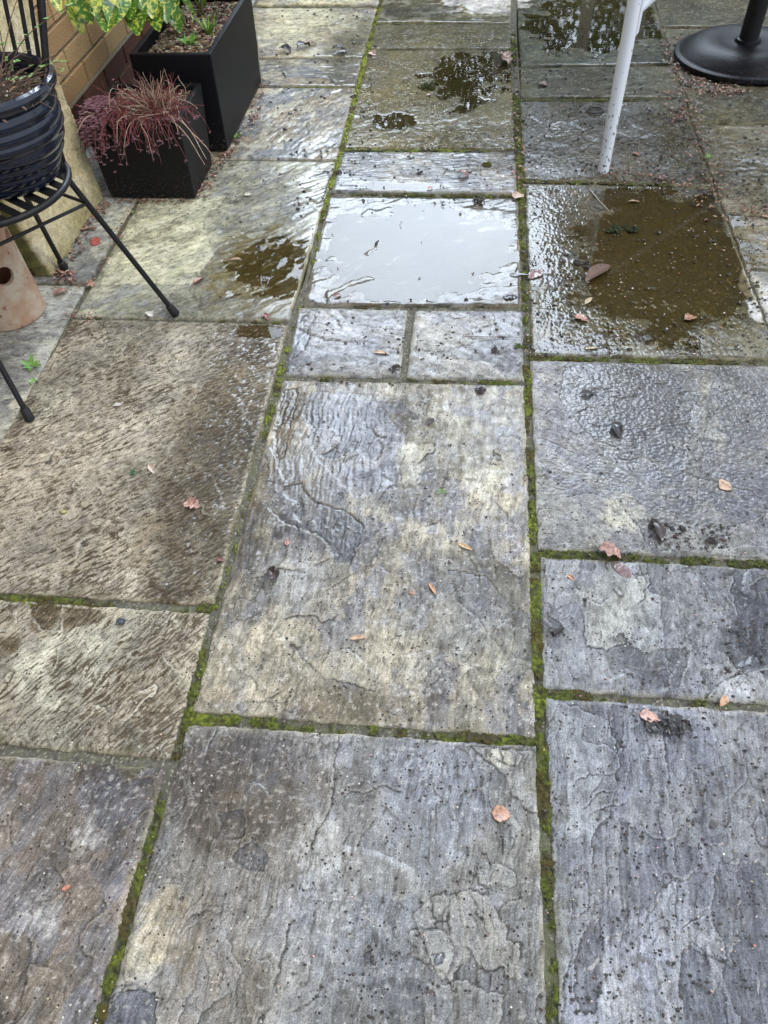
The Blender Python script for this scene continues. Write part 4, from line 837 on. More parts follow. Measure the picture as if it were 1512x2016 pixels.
while k < 170:
    a_ = random.random()*2*PI; q = random.random()**.5; zc = random.uniform(.42, 1.0)
    rr = .34*math.sqrt(max(.05, 1-((zc-.70)/.36)**2))
    p = Vector((-1.07+math.cos(a_)*rr*q*.85, 3.12+math.sin(a_)*rr*q, zc)); d = Vector((math.cos(a_), math.sin(a_), random.uniform(-.8, .2))); Lf = random.uniform(.09, .15)
    tip = p+d.normalized()*Lf
    k += 1
    if p.x < XW+.02 or tip.x < XW+.02 or max(proj(p)[1], proj(tip)[1]) > -12: continue
    blade(ly if random.random() < .3 else lm, p, d, (0, 0, 1), Lf, Lf*.24, random.uniform(.1, .5), .2, 7, .95)
lm.build('leaves', M_LAU, lau); ly.build('yellow_leaves', M_LAUY, lau)
for (x, y) in ((-1.06, 2.93), (-1.04, 2.98), (-1.08, 3.05), (-1.02, 3.1), (-1.05, 2.88)):
    p = Vector((x, y, .27)); pts = [p]
    for j in range(6): p = p+Vector((random.uniform(-.025, .02), random.uniform(-.015, .03), .075)); pts.append(p)
    stems.tube(pts, [.006-.0006*j for j in range(7)], 8)
stems.build('stems', simple('green_bark', (.14, .13, .05), .7, .2, 60), lau)

m = MB()
for _ in range(150):
    a_ = random.random()*6.28; blade(m, (random.uniform(-1.11, -.90), random.uniform(2.68, 3.22), .285+random.random()*.006), (math.cos(a_), math.sin(a_), random.uniform(-.1, .3)), (0, 0, 1), random.uniform(.012, .035), random.uniform(.004, .010), random.uniform(-.3, .8), .4, 5, .85, 0, .2)
tag(m.build('leaf_litter', simple('brown_litter', (.17, .10, .06), .8, .3, 40, c2=(.06, .04, .03))), 'dead brown leaves strewn over the gravel in the trough', 'debris', kind='stuff')
# ---- sedum
sed = empty('red_sedum', (-1.05, 2.45, .23)); tag(sed, 'tangled red and straw coloured sedum spilling over the cube planter', 'plant')
red = MB(); straw = MB(); ros = MB(); wine = MB()
def stem(m, p, v, L_, g, n=9, r=.0011, jit=.34, stopz=.006):
    p = Vector(p); v = Vector(v).normalized(); pts = [p.copy()]
    for i in range(n):
        v = (v+Vector((random.gauss(0, jit), random.gauss(0, jit), random.gauss(0, jit)-g))*.5).normalized(); q = p+v*(L_/n)
        if -1.205 < q.x < -.90 and 2.31 < q.y and q.z < .252 and p.z > .24: q.z = .253+random.random()*.004; 
        if q.y > 2.309 and p.y <= 2.309 and q.z < .25: q.y = 2.308-random.random()*.006
        p = q; pts.append(p.copy())
    m.tube(pts, [r*(1-.45*i/n) for i in range(n+1)], 5); return pts
for i in range(250):      # arching over the front rim
    x = random.uniform(-1.20, -.91); y = random.uniform(2.32, 2.42)
    if x < -1.08 and random.random() < .25: continue
    out_ = random.uniform(.3, 1.1)
    pts = stem(red if random.random() < .6 else (wine if random.random() < .75 else straw), (x, y, .25), (random.uniform(-.3, .5), -out_, random.uniform(.4, 1.3)), random.uniform(.06, .16), random.uniform(.45, .9))
    if random.random() < .8:
        for _ in range(4): e_ = pts[-1]; ros.tube([e_, e_+Vector((random.gauss(0, .0045), random.gauss(0, .0045), random.gauss(-.001, .004)))], [.0013, .0007], 4)
for i in range(170):      # bushy tangle on top
    x = -1.19+.27*random.random(); y = random.uniform(2.34, 2.50)
    stem(red if random.random() < .7 else straw, (x, y, .235), (random.uniform(-.8, .8), random.uniform(-1, .6), random.uniform(.4, 1.2)), random.uniform(.05, .10), .25, jit=.45)
for i in range(260):      # wiry burst on the right
    cx_, cy_ = random.gauss(-.985, .022), random.gauss(2.385, .02); th_ = random.random()*6.28; el_ = random.uniform(.05, 1.45)
    stem(straw if random.random() < .34 else (red if random.random() < .7 else wine), (cx_, cy_, .255), (math.cos(th_)*math.cos(el_), math.sin(th_)*math.cos(el_)-.15, math.sin(el_)), random.uniform(.05, .125), .06, 9, .0009, .20)
for q in ((-.93, 2.34, .25), (-.95, 2.33, .25), (-.94, 2.36, .25)): stem(straw, q, (.9, -.5, .2), .19, .35, 12, .0016, .15)
for i in range(620):      # greyish pink rosettes at the left corner
    a_ = random.random(); x = -1.215+.07*random.random()+.05*a_*random.random(); y = random.uniform(2.27, 2.42); z = .262-.14*max(0, (2.335-y)/.06)*random.random()+random.uniform(-.01, .018)
    if x > -1.2 and y > 2.31: z = max(z, .25)
    c_ = Vector((x, y, z))
    for j in range(9):
        an = j*2.4; dv = Vector((math.cos(an), math.sin(an), .5)).normalized(); ros.tube([c_, c_+dv*random.uniform(.004, .008)], [.0016, .0007], 4)
wine.build('brown_stems', simple('wine_stem', (.13, .045, .04), .7, .3, 90, c2=(.06, .03, .025)), sed); red.build('red_stems', simple('red_stem', (.30, .05, .06), .6, .3, 90, c2=(.12, .04, .035)), sed)
straw.build('dead_stems', simple('straw_stem', (.62, .50, .38), .7, .2, 90, c2=(.34, .22, .15)), sed)
ros.build('rosettes', simple('dusty_pink', (.33, .16, .20), .8, .2, 120, c2=(.16, .08, .10)), sed)

# ---- weeds
M_WEED = leafmat('weed_green', (.10, .26, .03), (.20, .42, .06), .5, 60)
def weed(name, x, y, z, n, L_, w, spread, label, cat='weed', mt=None):
    m = MB()
    for i in range(n):
        a_ = i*2.4+random.random(); s_ = spread*random.uniform(.6, 1.2)
        blade(m, (x+.004*math.cos(a_), y+.004*math.sin(a_), z), (math.cos(a_)*s_, math.sin(a_)*s_, 1), (-math.cos(a_), -math.sin(a_), .6), L_*random.uniform(.6, 1.1), w, random.uniform(.2, .8)*min(1, spread+.3), .2, 6, .8)
    tag(m.build(name, mt or M_WEED), label, cat)
def wat(px, py, z): v = at(px, py, z); return float(v[0]), float(v[1]), z
weed('grass_tuft', *wat(413, 72, .278), 26, .085, .0028, .45, 'bright green grassy tuft in the gravel of the trough', 'grass tuft')
weed('dandelion', *wat(373, 92, .278), 12, .055, .007, .9, 'leafy green weed by the front rim inside the trough')
weed('grass_tuft', *wat(398, 20, .278), 16, .09, .0028, .5, 'taller grass tuft at the far end of the trough gravel', 'grass tuft')
weed('seedling', *wat(466, 272, .002), 9, .030, .005, .8, 'small green weed at the foot of the black trough')
weed('oak_seedling', *wat(62, 722, .002), 6, .030, .006, 1.3, 'pale green seedling in the joint between the terracotta pot and the chair foot')
weed('seedling', *wat(66, 752, .002), 10, .010, .003, 1.2, 'low leafy green weed just below the pale seedling')
weed('seedling', *wat(263, 420, -.002), 8, .009, .003, 1.2, 'tiny green weed in the joint below the cube planter')
weed('seedling', *wat(870, 972, .001), 7, .012, .0016, .8, 'tiny dark green sprig on the longest central slab')
weed('seedling', *wat(1395, 312, -.002), 10, .022, .002, 1.3, 'small yellow-green weed in the joint right of the table leg')
m = MB(); a = at(516, 168, .0); m.tube([a, a+np.array((.004, -.01, .09)), a+np.array((.016, -.02, .20)), a+np.array((.03, -.03, .235))], [.0016, .0014, .001, .0006], 6)
tag(m.build('straw', simple('straw', (.62, .55, .42), .7)), 'pale straw stalk standing at the far foot of the trough', 'straw')

# ---- chair
ch = empty('garden_chair', (-1.09, 1.567, 0)); tag(ch, 'black steel garden chair with slatted round seat carrying the blue pot', 'chair')
CX, CY, CZ, CR_ = -1.091, 1.567, .43, .181
def chbuild(m, name, mt=M_BLACKMETAL, parent=ch): return m.build(name, mt, parent)
m = MB(); m.tube([(CX+CR_*math.cos(t*2*PI/48), CY+CR_*math.sin(t*2*PI/48), CZ) for t in range(49)], .0078, 12, False); chbuild(m, 'seat_ring')
da = at(69, 324, CZ); db = at(111, 342, CZ); ang = math.atan2(db[1]-da[1], db[0]-da[0])
m = MB(); dv = Vector((math.cos(ang), math.sin(ang), 0)); pv = Vector((-dv.y, dv.x, 0)); off0 = (Vector((float(da[0])-CX, float(da[1])-CY, 0))).dot(pv)
sp_ = .0325
for k in range(-6, 7):
    o_ = off0+k*sp_
    if abs(o_) > CR_-.02: continue
    hl = math.sqrt(CR_**2-o_**2)-.004; c_ = Vector((CX, CY, CZ))+pv*o_; w2 = .0092
    V = []
    for s1, s2, z in ((-1, -1, -.002), (1, -1, -.002), (1, 1, -.002), (-1, 1, -.002), (-1, -1, .002), (1, -1, .002), (1, 1, .002), (-1, 1, .002)):
        q = c_+dv*hl*s1+pv*w2*s2; V.append((q.x, q.y, CZ+z))
    m.add(V, [(0, 3, 2, 1), (4, 5, 6, 7), (0, 1, 5, 4), (1, 2, 6, 5), (2, 3, 7, 6), (3, 0, 4, 7)])
chbuild(m, 'seat_slats')
jr = at(116, 338, CZ)
feet = [((-.798, 1.696), (float(jr[0])+.004, float(jr[1])+.004)), ((-1.194, 1.901), (CX-.045, CY+CR_)), ((-1.040, 1.266), (CX-.065, CY-CR_+.012)), ((-1.362, 1.43), (CX-CR_, CY-.02))]
for f, j in feet:
    m = MB(); b0 = Vector((f[0], f[1], .012)); t0 = Vector((j[0], j[1], CZ)); m.tube([b0, b0.lerp(t0, .5), t0-(t0-b0).normalized()*.0, t0+Vector((0, 0, .008))], .0070, 12)
    lg = chbuild(m, 'leg'); d = (t0-b0).normalized()
    c = MB(); c.tube([b0-d*.010, b0-d*.006, b0+d*.012, b0+d*.024, b0+d*.026], [.0098, .0122, .0118, .0110, .0072], 16); c.build('foot_cap', M_RUBBER, lg)
def legpt(k, t): f, j = feet[k]; return Vector((f[0], f[1], .012)).lerp(Vector((j[0], j[1], CZ)), t)
for a, b_ in ((0, 2), (0, 1), (1, 3)):
    m = MB(); m.tube([legpt(a, .80), legpt(b_, .80)], .0042, 8); chbuild(m, 'brace')
def bez(P, n_=14):
    out_ = []
    for i in range(n_+1):
        u_ = i/n_; Q = [Vector(p) for p in P]
        while len(Q) > 1: Q = [Q[j].lerp(Q[j+1], u_) for j in range(len(Q)-1)]
        out_.append(Q[0])
    return out_
J0 = Vector((float(jr[0])+.004, float(jr[1])+.004, CZ)); J1 = Vector((CX-.165, CY+.075, CZ))
T0 = Vector((-.872, 1.80, .92)); T1 = Vector((-1.30, 1.80, .92))
for p, q in ((J0, T0), (J1, T1)):
    m = MB(); m.tube(bez([p, p+Vector((.012 if p is J0 else -.012, -.002, .12)), p.lerp(q, .6)+Vector((.005 if p is J0 else -.005, -.03, 0)), q]), .0076, 12); chbuild(m, 'back_post')
RAIL = bez([T0, T0+Vector((-.10, .05, .10)), T1+Vector((.10, .05, .10)), T1], 40)
m = MB(); m.tube(RAIL, .0076, 12); chbuild(m, 'top_rail')
for tx in (.045, .095, .18, .28, .39, .50, .61, .72, .82, .905):
    q = min(RAIL, key=lambda v: abs(v.x-(T0.x+(T1.x-T0.x)*tx))); a0_ = math.atan2(J0.y-CY, J0.x-CX); a1_ = math.atan2(J1.y-CY, J1.x-CX); a_ = a0_+(a1_-a0_)*min(1, tx*1.02+.02)
    p = Vector((CX+CR_*math.cos(a_), CY+CR_*math.sin(a_), CZ)); m = MB(); m.tube(bez([p, p+Vector((.0, .0, .14)), p.lerp(q, .65), q]), .0048, 8); chbuild(m, 'back_bar')

# ---- blue pot
PX, PY, PZ = -1.032, 1.594, CZ+.0025
pot = empty('glazed_pot', (PX, PY, PZ)); tag(pot, 'dark blue glazed pot with ribbed sides standing on the chair', 'pot')
prof = [(.001, .0), (.082, .0), (.090, .006)]
for i in range(7):
    z0 = .010+i*.0235; r0 = .094+.052*math.sin(min(1, (i+.5)/6)*PI/2)
    for t in (0, .2, .4, .6, .8): prof.append((r0+.0042*math.sin(PI*t)+.004*t*(1 if i < 5 else 0), z0+t*.0235))
prof += [(.146, .178), (.152, .184), (.160, .192), (.163, .202), (.160, .210), (.152, .213), (.144, .210), (.139, .200), (.136, .188), (.134, .17)]
m = MB(); m.lathe(prof, (PX, PY, PZ), 96)
mg, n, l, b = mat('navy_glaze'); tc = nd(n, 'ShaderNodeTexCoord'); nz = nd(n, 'ShaderNodeTexNoise', {'Scale': 38, 'Detail': 6, 'Roughness': .7}); mp = nd(n, 'ShaderNodeMapping'); mp.inputs['Scale'].default_value = (1, 1, 2.5)
l(tc.outputs['Object'], mp.inputs[0]); l(mp.outputs[0], nz.inputs['Vector']); cr = nd(n, 'ShaderNodeValToRGB'); l(nz.outputs['Fac'], cr.inputs[0])
cr.color_ramp.elements[0].position = .36; cr.color_ramp.elements[0].color = (.006, .007, .011, 1); cr.color_ramp.elements[1].position = .66; cr.color_ramp.elements[1].color = (.007, .013, .038, 1)
l(cr.outputs[0], b.inputs['Base Color']); b.inputs['Roughness'].default_value = .10; b.inputs['Coat Weight'].default_value = .25; b.inputs['Coat Roughness'].default_value = .05
n2 = nd(n, 'ShaderNodeTexNoise', {'Scale': 30, 'Detail': 2}); l(tc.outputs['Object'], n2.inputs['Vector']); bp = nd(n, 'ShaderNodeBump', {'Strength': .25, 'Distance': .003}); l(n2.outputs['Fac'], bp.inputs['Height']); l(bp.outputs[0], b.inputs['Normal'])
m.build('body', mg, pot)
m = MB(); m.lathe([(.0, .188), (.05, .187), (.10, .184), (.137, .181)], (PX, PY, PZ), 40); m.build('soil', simple('potting_soil', (.05, .034, .022), .95, .3, 90, bump=1, bscale=150, dist=.004), pot)
lumps_mesh('soil_crumbs', [(PX+r_*math.cos(a_), PY+r_*math.sin(a_), PZ+.187, random.uniform(.002, .005), random.choice(GRAV+[(.05, .03, .02)]*7)) for r_, a_ in [(.128*math.sqrt(random.random()), random.random()*6.28) for _ in range(420)]], M_DEBRIS, pot)['kind'] = 'stuff'
tw = MB(); gl_ = MB()
for i in range(60):
    a_ = random.random()*6.28; r_ = .10*math.sqrt(random.random()); p = Vector((PX+r_*math.cos(a_), PY+r_*math.sin(a_), PZ+.187)); tall = i < 12
    v = Vector((math.cos(a_)*random.uniform(.2, .9), math.sin(a_)*random.uniform(.2, .9), 1.2 if tall else .45)).normalized(); pts = [p]
    for j in range(8):
        v = (v+Vector((random.gauss(0, .14), random.gauss(0, .14), -.02 if tall else -.14))).normalized(); p = p+v*(.03 if tall else .014); pts.append(p)
    tw.tube(pts, [.0014*(1-.07*j) for j in range(9)], 5)
    if random.random() < .2:
        for q in pts[3:]:
            for _ in range(2): blade(gl_, q, (random.gauss(0, 1), random.gauss(0, 1), .3), (0, 0, 1), .010, .0042, .2, .2, 4)
dead = empty('dead_plant', (PX, PY, PZ+.19)); tag(dead, 'dead brown twigs and a few small green leaves in the blue pot', 'plant')
tw.build('twigs', simple('dead_twig', (.20, .13, .09), .8), dead); gl_.build('leaves', leafmat('small_green', (.13, .30, .06), (.22, .42, .12), .5), dead)
brk = MB()
for i in range(90):
    a_ = random.random()*6.28; r_ = .155+random.gauss(0, .006); p = (PX+r_*math.cos(a_), PY+r_*math.sin(a_), PZ+.205-max(0, r_-.16)*2)
    blade(brk, p, (random.gauss(0, 1), random.gauss(0, 1), -.2), (0, 0, 1), .012, .003, .6, .3, 4)
brk.build('withered_leaves', simple('withered', (.16, .10, .07), .9), dead)

# ---- terracotta pot with holes
TX, TY = -1.268, 1.690
def terracotta():
    import bmesh
    m = MB(); pr_ = [(.001, .002), (.086, .0), (.092, .004), (.0925, .02), (.089, .08), (.085, .16), (.081, .24), (.079, .30), (.078, .315), (.070, .317), (.067, .30), (.070, .2), (.076, .05), (.070, .014), (.001, .012)]
    m.lathe(pr_, (TX, TY, 0), 96); o = m.build('terracotta_pot', None); me0 = o.data
    b = bmesh.new(); b.from_mesh(me0); bmesh.ops.remove_doubles(b, verts=b.verts, dist=.0012); b.to_mesh(me0); b.free()
    cut = []
    for px, py, rr in ((20, 462, .018), (9, 545, .025), (-75, 470, .025)):
        d = ray(px, py); best = None
        for t in np.linspace(1.0, 2.6, 1600)/np.linalg.norm(d):
            p = CP+d*t; q = math.hypot(p[0]-TX, p[1]-TY)
            if q < .086 and p[2] < .32: best = p; break
        if best is None: continue
        a_ = math.atan2(best[1]-TY, best[0]-TX); c = MB(); z = best[2]
        c.tube([(TX+.02*math.cos(a_), TY+.02*math.sin(a_), z), (TX+.14*math.cos(a_), TY+.14*math.sin(a_), z)], [rr*.95, rr*1.08], 32)
        co = c.build('cut', None); cut.append(co); bo = o.modifiers.new('b', 'BOOLEAN'); bo.object = co; bo.operation = 'DIFFERENCE'; bo.solver = 'EXACT'
    bpy.context.view_layer.update(); dg = bpy.context.evaluated_depsgraph_get(); nm = bpy.data.meshes.new_from_object(o.evaluated_get(dg)); o.modifiers.clear(); o.data = nm; nm.name = 'terracotta_pot'
    for c in cut: bpy.data.objects.remove(c)
    nm.shade_smooth(); nm.set_sharp_from_angle(angle=R_(35))
    mt, n, l, b = mat('weathered_terracotta'); tc = nd(n, 'ShaderNodeTexCoord')
    nz = nd(n, 'ShaderNodeTexNoise', {'Scale': 9, 'Detail': 6, 'Roughness': .6}); l(tc.outputs['Object'], nz.inputs['Vector'])
    cr = nd(n, 'ShaderNodeValToRGB'); l(nz.outputs['Fac'], cr.inputs[0]); e = cr.color_ramp.elements; e[0].position = .36; e[0].color = (.30, .13, .075, 1); e[1].position = .62; e[1].color = (.50, .42, .32, 1)
    k = e.new(.48); k.color = (.42, .26, .17, 1)
    n3 = nd(n, 'ShaderNodeTexNoise', {'Scale': 60, 'Detail': 3}); l(tc.outputs['Object'], n3.inputs['Vector']); r3 = nd(n, 'ShaderNodeMapRange', {'From Min': .66, 'From Max': .70, 'To Min': 0, 'To Max': .85}); l(n3.outputs['Fac'], r3.inputs['Value'])
    mx = nd(n, 'ShaderNodeMix', data_type='RGBA'); l(r3.outputs[0], mx.inputs[0]); l(cr.outputs[0], mx.inputs[6]); mx.inputs[7].default_value = (.20, .075, .04, 1); l(mx.outputs[2], b.inputs['Base Color'])
    b.inputs['Roughness'].default_value = .85; n2 = nd(n, 'ShaderNodeTexNoise', {'Scale': 160, 'Detail': 4}); l(tc.outputs['Object'], n2.inputs['Vector']); bp = nd(n, 'ShaderNodeBump', {'Strength': .5, 'Distance': .001}); l(n2.outputs['Fac'], bp.inputs['Height']); l(bp.outputs[0], b.inputs['Normal'])
    nm.materials.clear(); nm.materials.append(mt); tag(o, 'weathered terracotta herb pot with round side holes under the chair', 'pot')
terracotta()

# ---- table
tb = empty('garden_table', (.8, 3.15, 0)); tag(tb, 'garden table on splattered white tubular legs beside the parasol', 'table')
mw, n, l, b = mat('white_enamel'); tc = nd(n, 'ShaderNodeTexCoord'); mp = nd(n, 'ShaderNodeMapping'); mp.inputs['Scale'].default_value = (1, 1, .45); l(tc.outputs['Object'], mp.inputs[0])
nz = nd(n, 'ShaderNodeTexNoise', {'Scale': 150, 'Detail': 2, 'Roughness': .5}); l(mp.outputs[0], nz.inputs['Vector'])
sx_ = nd(n, 'ShaderNodeSeparateXYZ'); l(tc.outputs['Object'], sx_.inputs[0])
hz = nd(n, 'ShaderNodeMapRange', {'From Min': 0, 'From Max': .42, 'To Min': .60, 'To Max': .73}); l(sx_.outputs['Z'], hz.inputs['Value'])
gt = nd(n, 'ShaderNodeMath', operation='GREATER_THAN'); l(nz.outputs['Fac'], gt.inputs[0]); l(hz.outputs[0], gt.inputs[1])
mx = nd(n, 'ShaderNodeMix', data_type='RGBA'); l(gt.outputs[0], mx.inputs[0]); mx.inputs[6].default_value = (.80, .84, .90, 1); mx.inputs[7].default_value = (.06, .05, .04, 1); l(mx.outputs[2], b.inputs['Base Color']); b.inputs['Roughness'].default_value = .35
LR = .0205
lt = Vector((.428, 2.560, .70))
lb = Vector((.421, 2.536, -.004))
m = MB(); m.tube([lb, lb+Vector((0, 0, .012)), lb.lerp(lt, .5), lt], [LR*.86, LR*.9, LR, LR], 20); m.build('leg', mw, tb)
for f_, t_ in (((1.235, 2.60), (1.18, 2.70)), ((1.30, 3.72), (1.18, 3.62))):
    m = MB(); m.tube([(f_[0], f_[1], -.004), (t_[0], t_[1], .70)], LR, 20); m.build('leg', mw, tb)
m = MB(); s0 = lb.lerp(lt, .655); m.tube([s0, (1.19, 3.65, .66)], [.0185, .0185], 18); m.build('crossbar', mw, tb)
m = MB(); s1 = lb.lerp(lt, .60); m.add([s1+Vector((.019, -.010, -.02)), s1+Vector((.026, -.006, -.01)), s1+Vector((.030, -.004, .26)), s1+Vector((.021, -.010, .26)), s1+Vector((.017, .006, -.02)), s1+Vector((.024, .008, -.01)), s1+Vector((.028, .01, .26)), s1+Vector((.019, .006, .26))],
      [(0, 1, 2, 3), (5, 4, 7, 6), (1, 5, 6, 2), (4, 0, 3, 7), (0, 4, 5, 1), (3, 2, 6, 7)]); m.build('bracket', mw, tb)
def rounded_top(x0, x1, y0, y1, r, z0, z1):
    P = []
    for cx, cy, a0 in ((x1-r, y1-r, 0), (x0+r, y1-r, 90), (x0+r, y0+r, 180), (x1-r, y0+r, 270)):
        for k in range(9): a = R_(a0+k*11.25); P.append((cx+r*math.cos(a), cy+r*math.sin(a)))
    n_ = len(P); m = MB(); m.add([(x, y, z0) for x, y in P]+[(x, y, z1) for x, y in P], [tuple(range(n_-1, -1, -1)), tuple(range(n_, 2*n_))]+[(k, (k+1) % n_, n_+(k+1) % n_, n_+k) for k in range(n_)]); return m
rounded_top(.36, 1.215, 2.55, 3.80, .16, .715, .735).build('tabletop', simple('tabletop_grey', (.30, .30, .30), .3, .1, 20), tb, bevel=.004)
rounded_top(.40, 1.175, 2.59, 3.76, .14, .690, .712).build('apron', mw, tb)

# ---- parasol
BX, BY = 1.04, 3.47
pa = empty('parasol', (BX, BY, 0)); tag(pa, 'black parasol with a heavy round cast base behind the white table leg', 'parasol')
M_PARA = simple('black_cast_base', (.010, .010, .014), .42, .3, 60, bump=.6, bscale=90, c2=(.004, .004, .006), coat=.0, spec=.16)
splash(M_PARA, .12, .60, .66, 120, (.10, .075, .05)); m = MB(); m.lathe([(.001, .002), (.262, .002), (.268, .010), (.266, .022), (.258, .026), (.252, .026), (.246, .030), (.215, .052), (.180, .066), (.150, .071), (.110, .068), (.070, .062), (.050, .064), (.046, .075), (.040, .078), (.001, .078)], (BX, BY, 0), 96); m.build('base', M_PARA, pa)
m = MB(); m.tube([(BX, BY, .07), (BX, BY, .45)], .036, 24); m.tube([(BX, BY, .44), (BX, BY, 2.5)], .022, 20); pole = m.build('pole', M_BLACKMETAL, pa)
m = MB()
prof = [(.03, 1.25), (.09, 1.30), (.075, 1.6), (.06, 2.0), (.05, 2.3), (.028, 2.52), (.001, 2.54)]
V = []; nseg = 48
for r_, z in prof:
    for k in range(nseg): a_ = 2*PI*k/nseg; rr = r_*(1+.22*math.cos(a_*8)); V.append((BX+rr*math.cos(a_), BY+rr*math.sin(a_), z))
m.add(V, [(i*nseg+k, i*nseg+(k+1) % nseg, (i+1)*nseg+(k+1) % nseg, (i+1)*nseg+k) for i in range(len(prof)-1) for k in range(nseg)]); m.build('folded_canopy', simple('parasol_cloth', (.10, .10, .09), .9, .2, 40), pa)

# ---- what the wet stone reflects: fence, hedge and trees beyond the patio
fe = empty('fence', (0, 6.9, 0)); tag(fe, 'pale timber fence at the end of the garden, mirrored in the wet slabs', 'fence')
m = MB()
for k in range(26): m.box(-3.2+k*.3, -3.2+k*.3+.285, 6.88, 6.90, .02, .45+.01*math.sin(k*5))
m.build('boards', simple('fence_boards', (.16, .13, .08), .85, .2, 12), fe, smooth=False)
M_POST = simple('pale_posts', (.62, .60, .52), .85, .2, 12)
for px_ in (-2.9, -1.9, -.9, .1, .75, 1.15, 1.85, 2.9):
    m = MB(); m.box(px_, px_+.09, 6.83, 6.877, 0, 1.35); m.build('post', M_POST, fe, smooth=False)
def tree(name, cx, cy, z0, z1, rx, ry, n, label, col, cat, trunk=True, seed=1, lsz=.09):
    rg = random.Random(seed); root = empty(name, (cx, cy, 0)); tag(root, label, cat)
    m = MB(); cl = [(cx+rg.uniform(-1, 1)*rx*.75, cy+rg.uniform(-1, 1)*ry*.75, rg.uniform(z0+.2, z1-.25), rg.uniform(.22, .42)) for _ in range(n//90)]
    for i in range(n):
        c = rg.choice(cl); a = rg.random()*6.28; u_ = rg.uniform(-1, 1); s_ = math.sqrt(1-u_*u_); r_ = c[3]*rg.uniform(.6, 1.1)
        p = Vector((c[0]+r_*s_*math.cos(a)*1.2, c[1]+r_*s_*math.sin(a), min(z1, max(z0, c[2]+r_*u_))))
        d = Vector((rg.gauss(0, 1), rg.gauss(0, 1), rg.gauss(-.2, .7))).normalized(); s2 = d.orthogonal().normalized()*lsz*.32
        m.add([p, p+d*lsz*.5+s2, p+d*lsz, p+d*lsz*.5-s2], [(0, 1, 2, 3)])
    m.build('crown', leafmat(name+'_leaf', col, tuple(k*2.2 for k in col), .5, 3), root, smooth=False)
    t = MB(); t.tube([(cx, cy, -.03), (cx+.03, cy, z0+.3), (cx-.03, cy+.02, z1-.4)], [.09 if trunk else .03, .06, .015], 10)
    for k in range(5): a = k*1.26; t.tube([(cx, cy, z0+.1*k), (cx+rx*.6*math.cos(a), cy+ry*.6*math.sin(a), z0+.5+.15*k)], [.03, .008], 7)
    t.build('trunk' if trunk else 'stems', simple(name+'_bark', (.10, .075, .05), .9), root)
for i, (cx, cy, h, rx, lb_, cl_) in enumerate([(-2.6, 7.7, 2.7, .9, 'evergreen shrub rising behind the far end of the brick wall', (.05, .10, .015)), (-1.1, 7.9, 2.6, .9, 'dense laurel behind the fence, in line with the trough', (.055, .11, .016)),
        (.3, 7.7, 2.86, .9, 'broad green shrub behind the fence, in line with the blue puddle', (.055, .12, .014)), (1.7, 7.9, 2.9, .95, 'bright green tree behind the fence, in line with the parasol', (.06, .15, .014)), (3.1, 7.6, 3.2, .95, 'tall dark shrub at the far right end of the fence', (.05, .09, .014))]):
    tree('garden_tree', cx, cy, .25, h, rx, .55, 7000, lb_, cl_, 'tree', True, i+1)
tree('climbing_rose', -1.72, 4.62, .9, 2.3, .16, .14, 1800, 'rambling rose at the far corner of the brick wall', (.045, .06, .018), 'shrub', False, 9, .07)
ge = empty('geranium', (1.6, 6.6, 0)); tag(ge, 'red geranium in bloom in front of the fence', 'flower')
M_GER = simple('geranium_red', (.6, .05, .02), .6)
for k in range(14):
    fl = MB(); fl.lathe([(.0, .03), (.03, .02), (.035, .0), (.0, -.01)], (1.5+random.uniform(-.3, .5), 6.6+random.uniform(-.1, .1), .55+random.uniform(-.15, .25)), 8); fl.build('flower', M_GER, ge)
m = MB(); [m.tube([(1.5+.1*k, 6.6, 0), (1.45+.12*k, 6.6, .5)], .008, 6) for k in range(5)]; m.build('stems', M_WEED, ge)

# ================================================================== litter on the slabs
LM = {}
def lmat(c, c2=None, rough=.55, coat=.3):
    key = (c, c2, coat)
    if key not in LM: LM[key] = leafmat('dry_leaf', c2 or (c[0]*.42, c[1]*.36, c[2]*.36), tuple(k*.92 for k in c), rough, 110, lo=.36, hi=.56, coat=coat, detail=6)
    return LM[key]
PINK = (.42, .24, .19); ORNG = (.50, .26, .15); PEACH = (.62, .42, .28); WIL = (.56, .33, .16); CREAM = (.66, .52, .36); DRED = (.20, .07, .05); BLK = (.022, .018, .017); BRN = (.17, .085, .05)
def leaf(kind, x0, y0, x1, y1, wr, c, label, curl=.3, fold=.25, wav=.12, group=None, coat=.3, z=.0025, stem_=True, lift=0):
    a = Vector(at(x0, y0, z)); b_ = Vector(at(x1, y1, z)); d = (b_-a)*(.86 if wr > .24 else 1); L_ = d.length; m = MB()
    up = Vector((random.gauss(0, .08), random.gauss(0, .08), 1))
    a = a+Vector((0, 0, lift+abs(curl)*L_*.16))
    blade(m, a, d+Vector((0, 0, curl*L_*.45)), up, L_, L_*wr, curl, fold, 15 if wr > .24 else 8, .85, random.uniform(-.4, .4), wav*1.5 if wr > .24 else wav)
    if stem_: m.tube([a-d*.16+Vector((0, 0, -curl*L_*.05)), a+d*.03], [.0004, .0007], 5)
    zmin = min(v[2] for v in m.v)
    m.v = [(v[0], v[1], v[2]-zmin+.0006) for v in m.v]
    o = m.build(kind, lmat(c, None, .5, coat)); s = o.modifiers.new('thick', 'SOLIDIFY'); s.thickness = .0004
    s2 = o.modifiers.new('sub', 'SUBSURF'); s2.levels = 0; s2.render_levels = 1
    tag(o, label, 'leaf' if 'leaf' in kind else kind, group); return o
G = 'fallen leaves on the patio'
leaf('fallen_leaf', 968, 1600, 1012, 1606, .50, ORNG, 'round orange leaf lying on the nearest central slab', .12, .12, .08, G)
leaf('fallen_leaf', 1178, 1082, 1232, 1102, .42, PINK, 'pink crumpled leaf bridging the joint below the rippled slab', .45, .4, .25, G, .5)
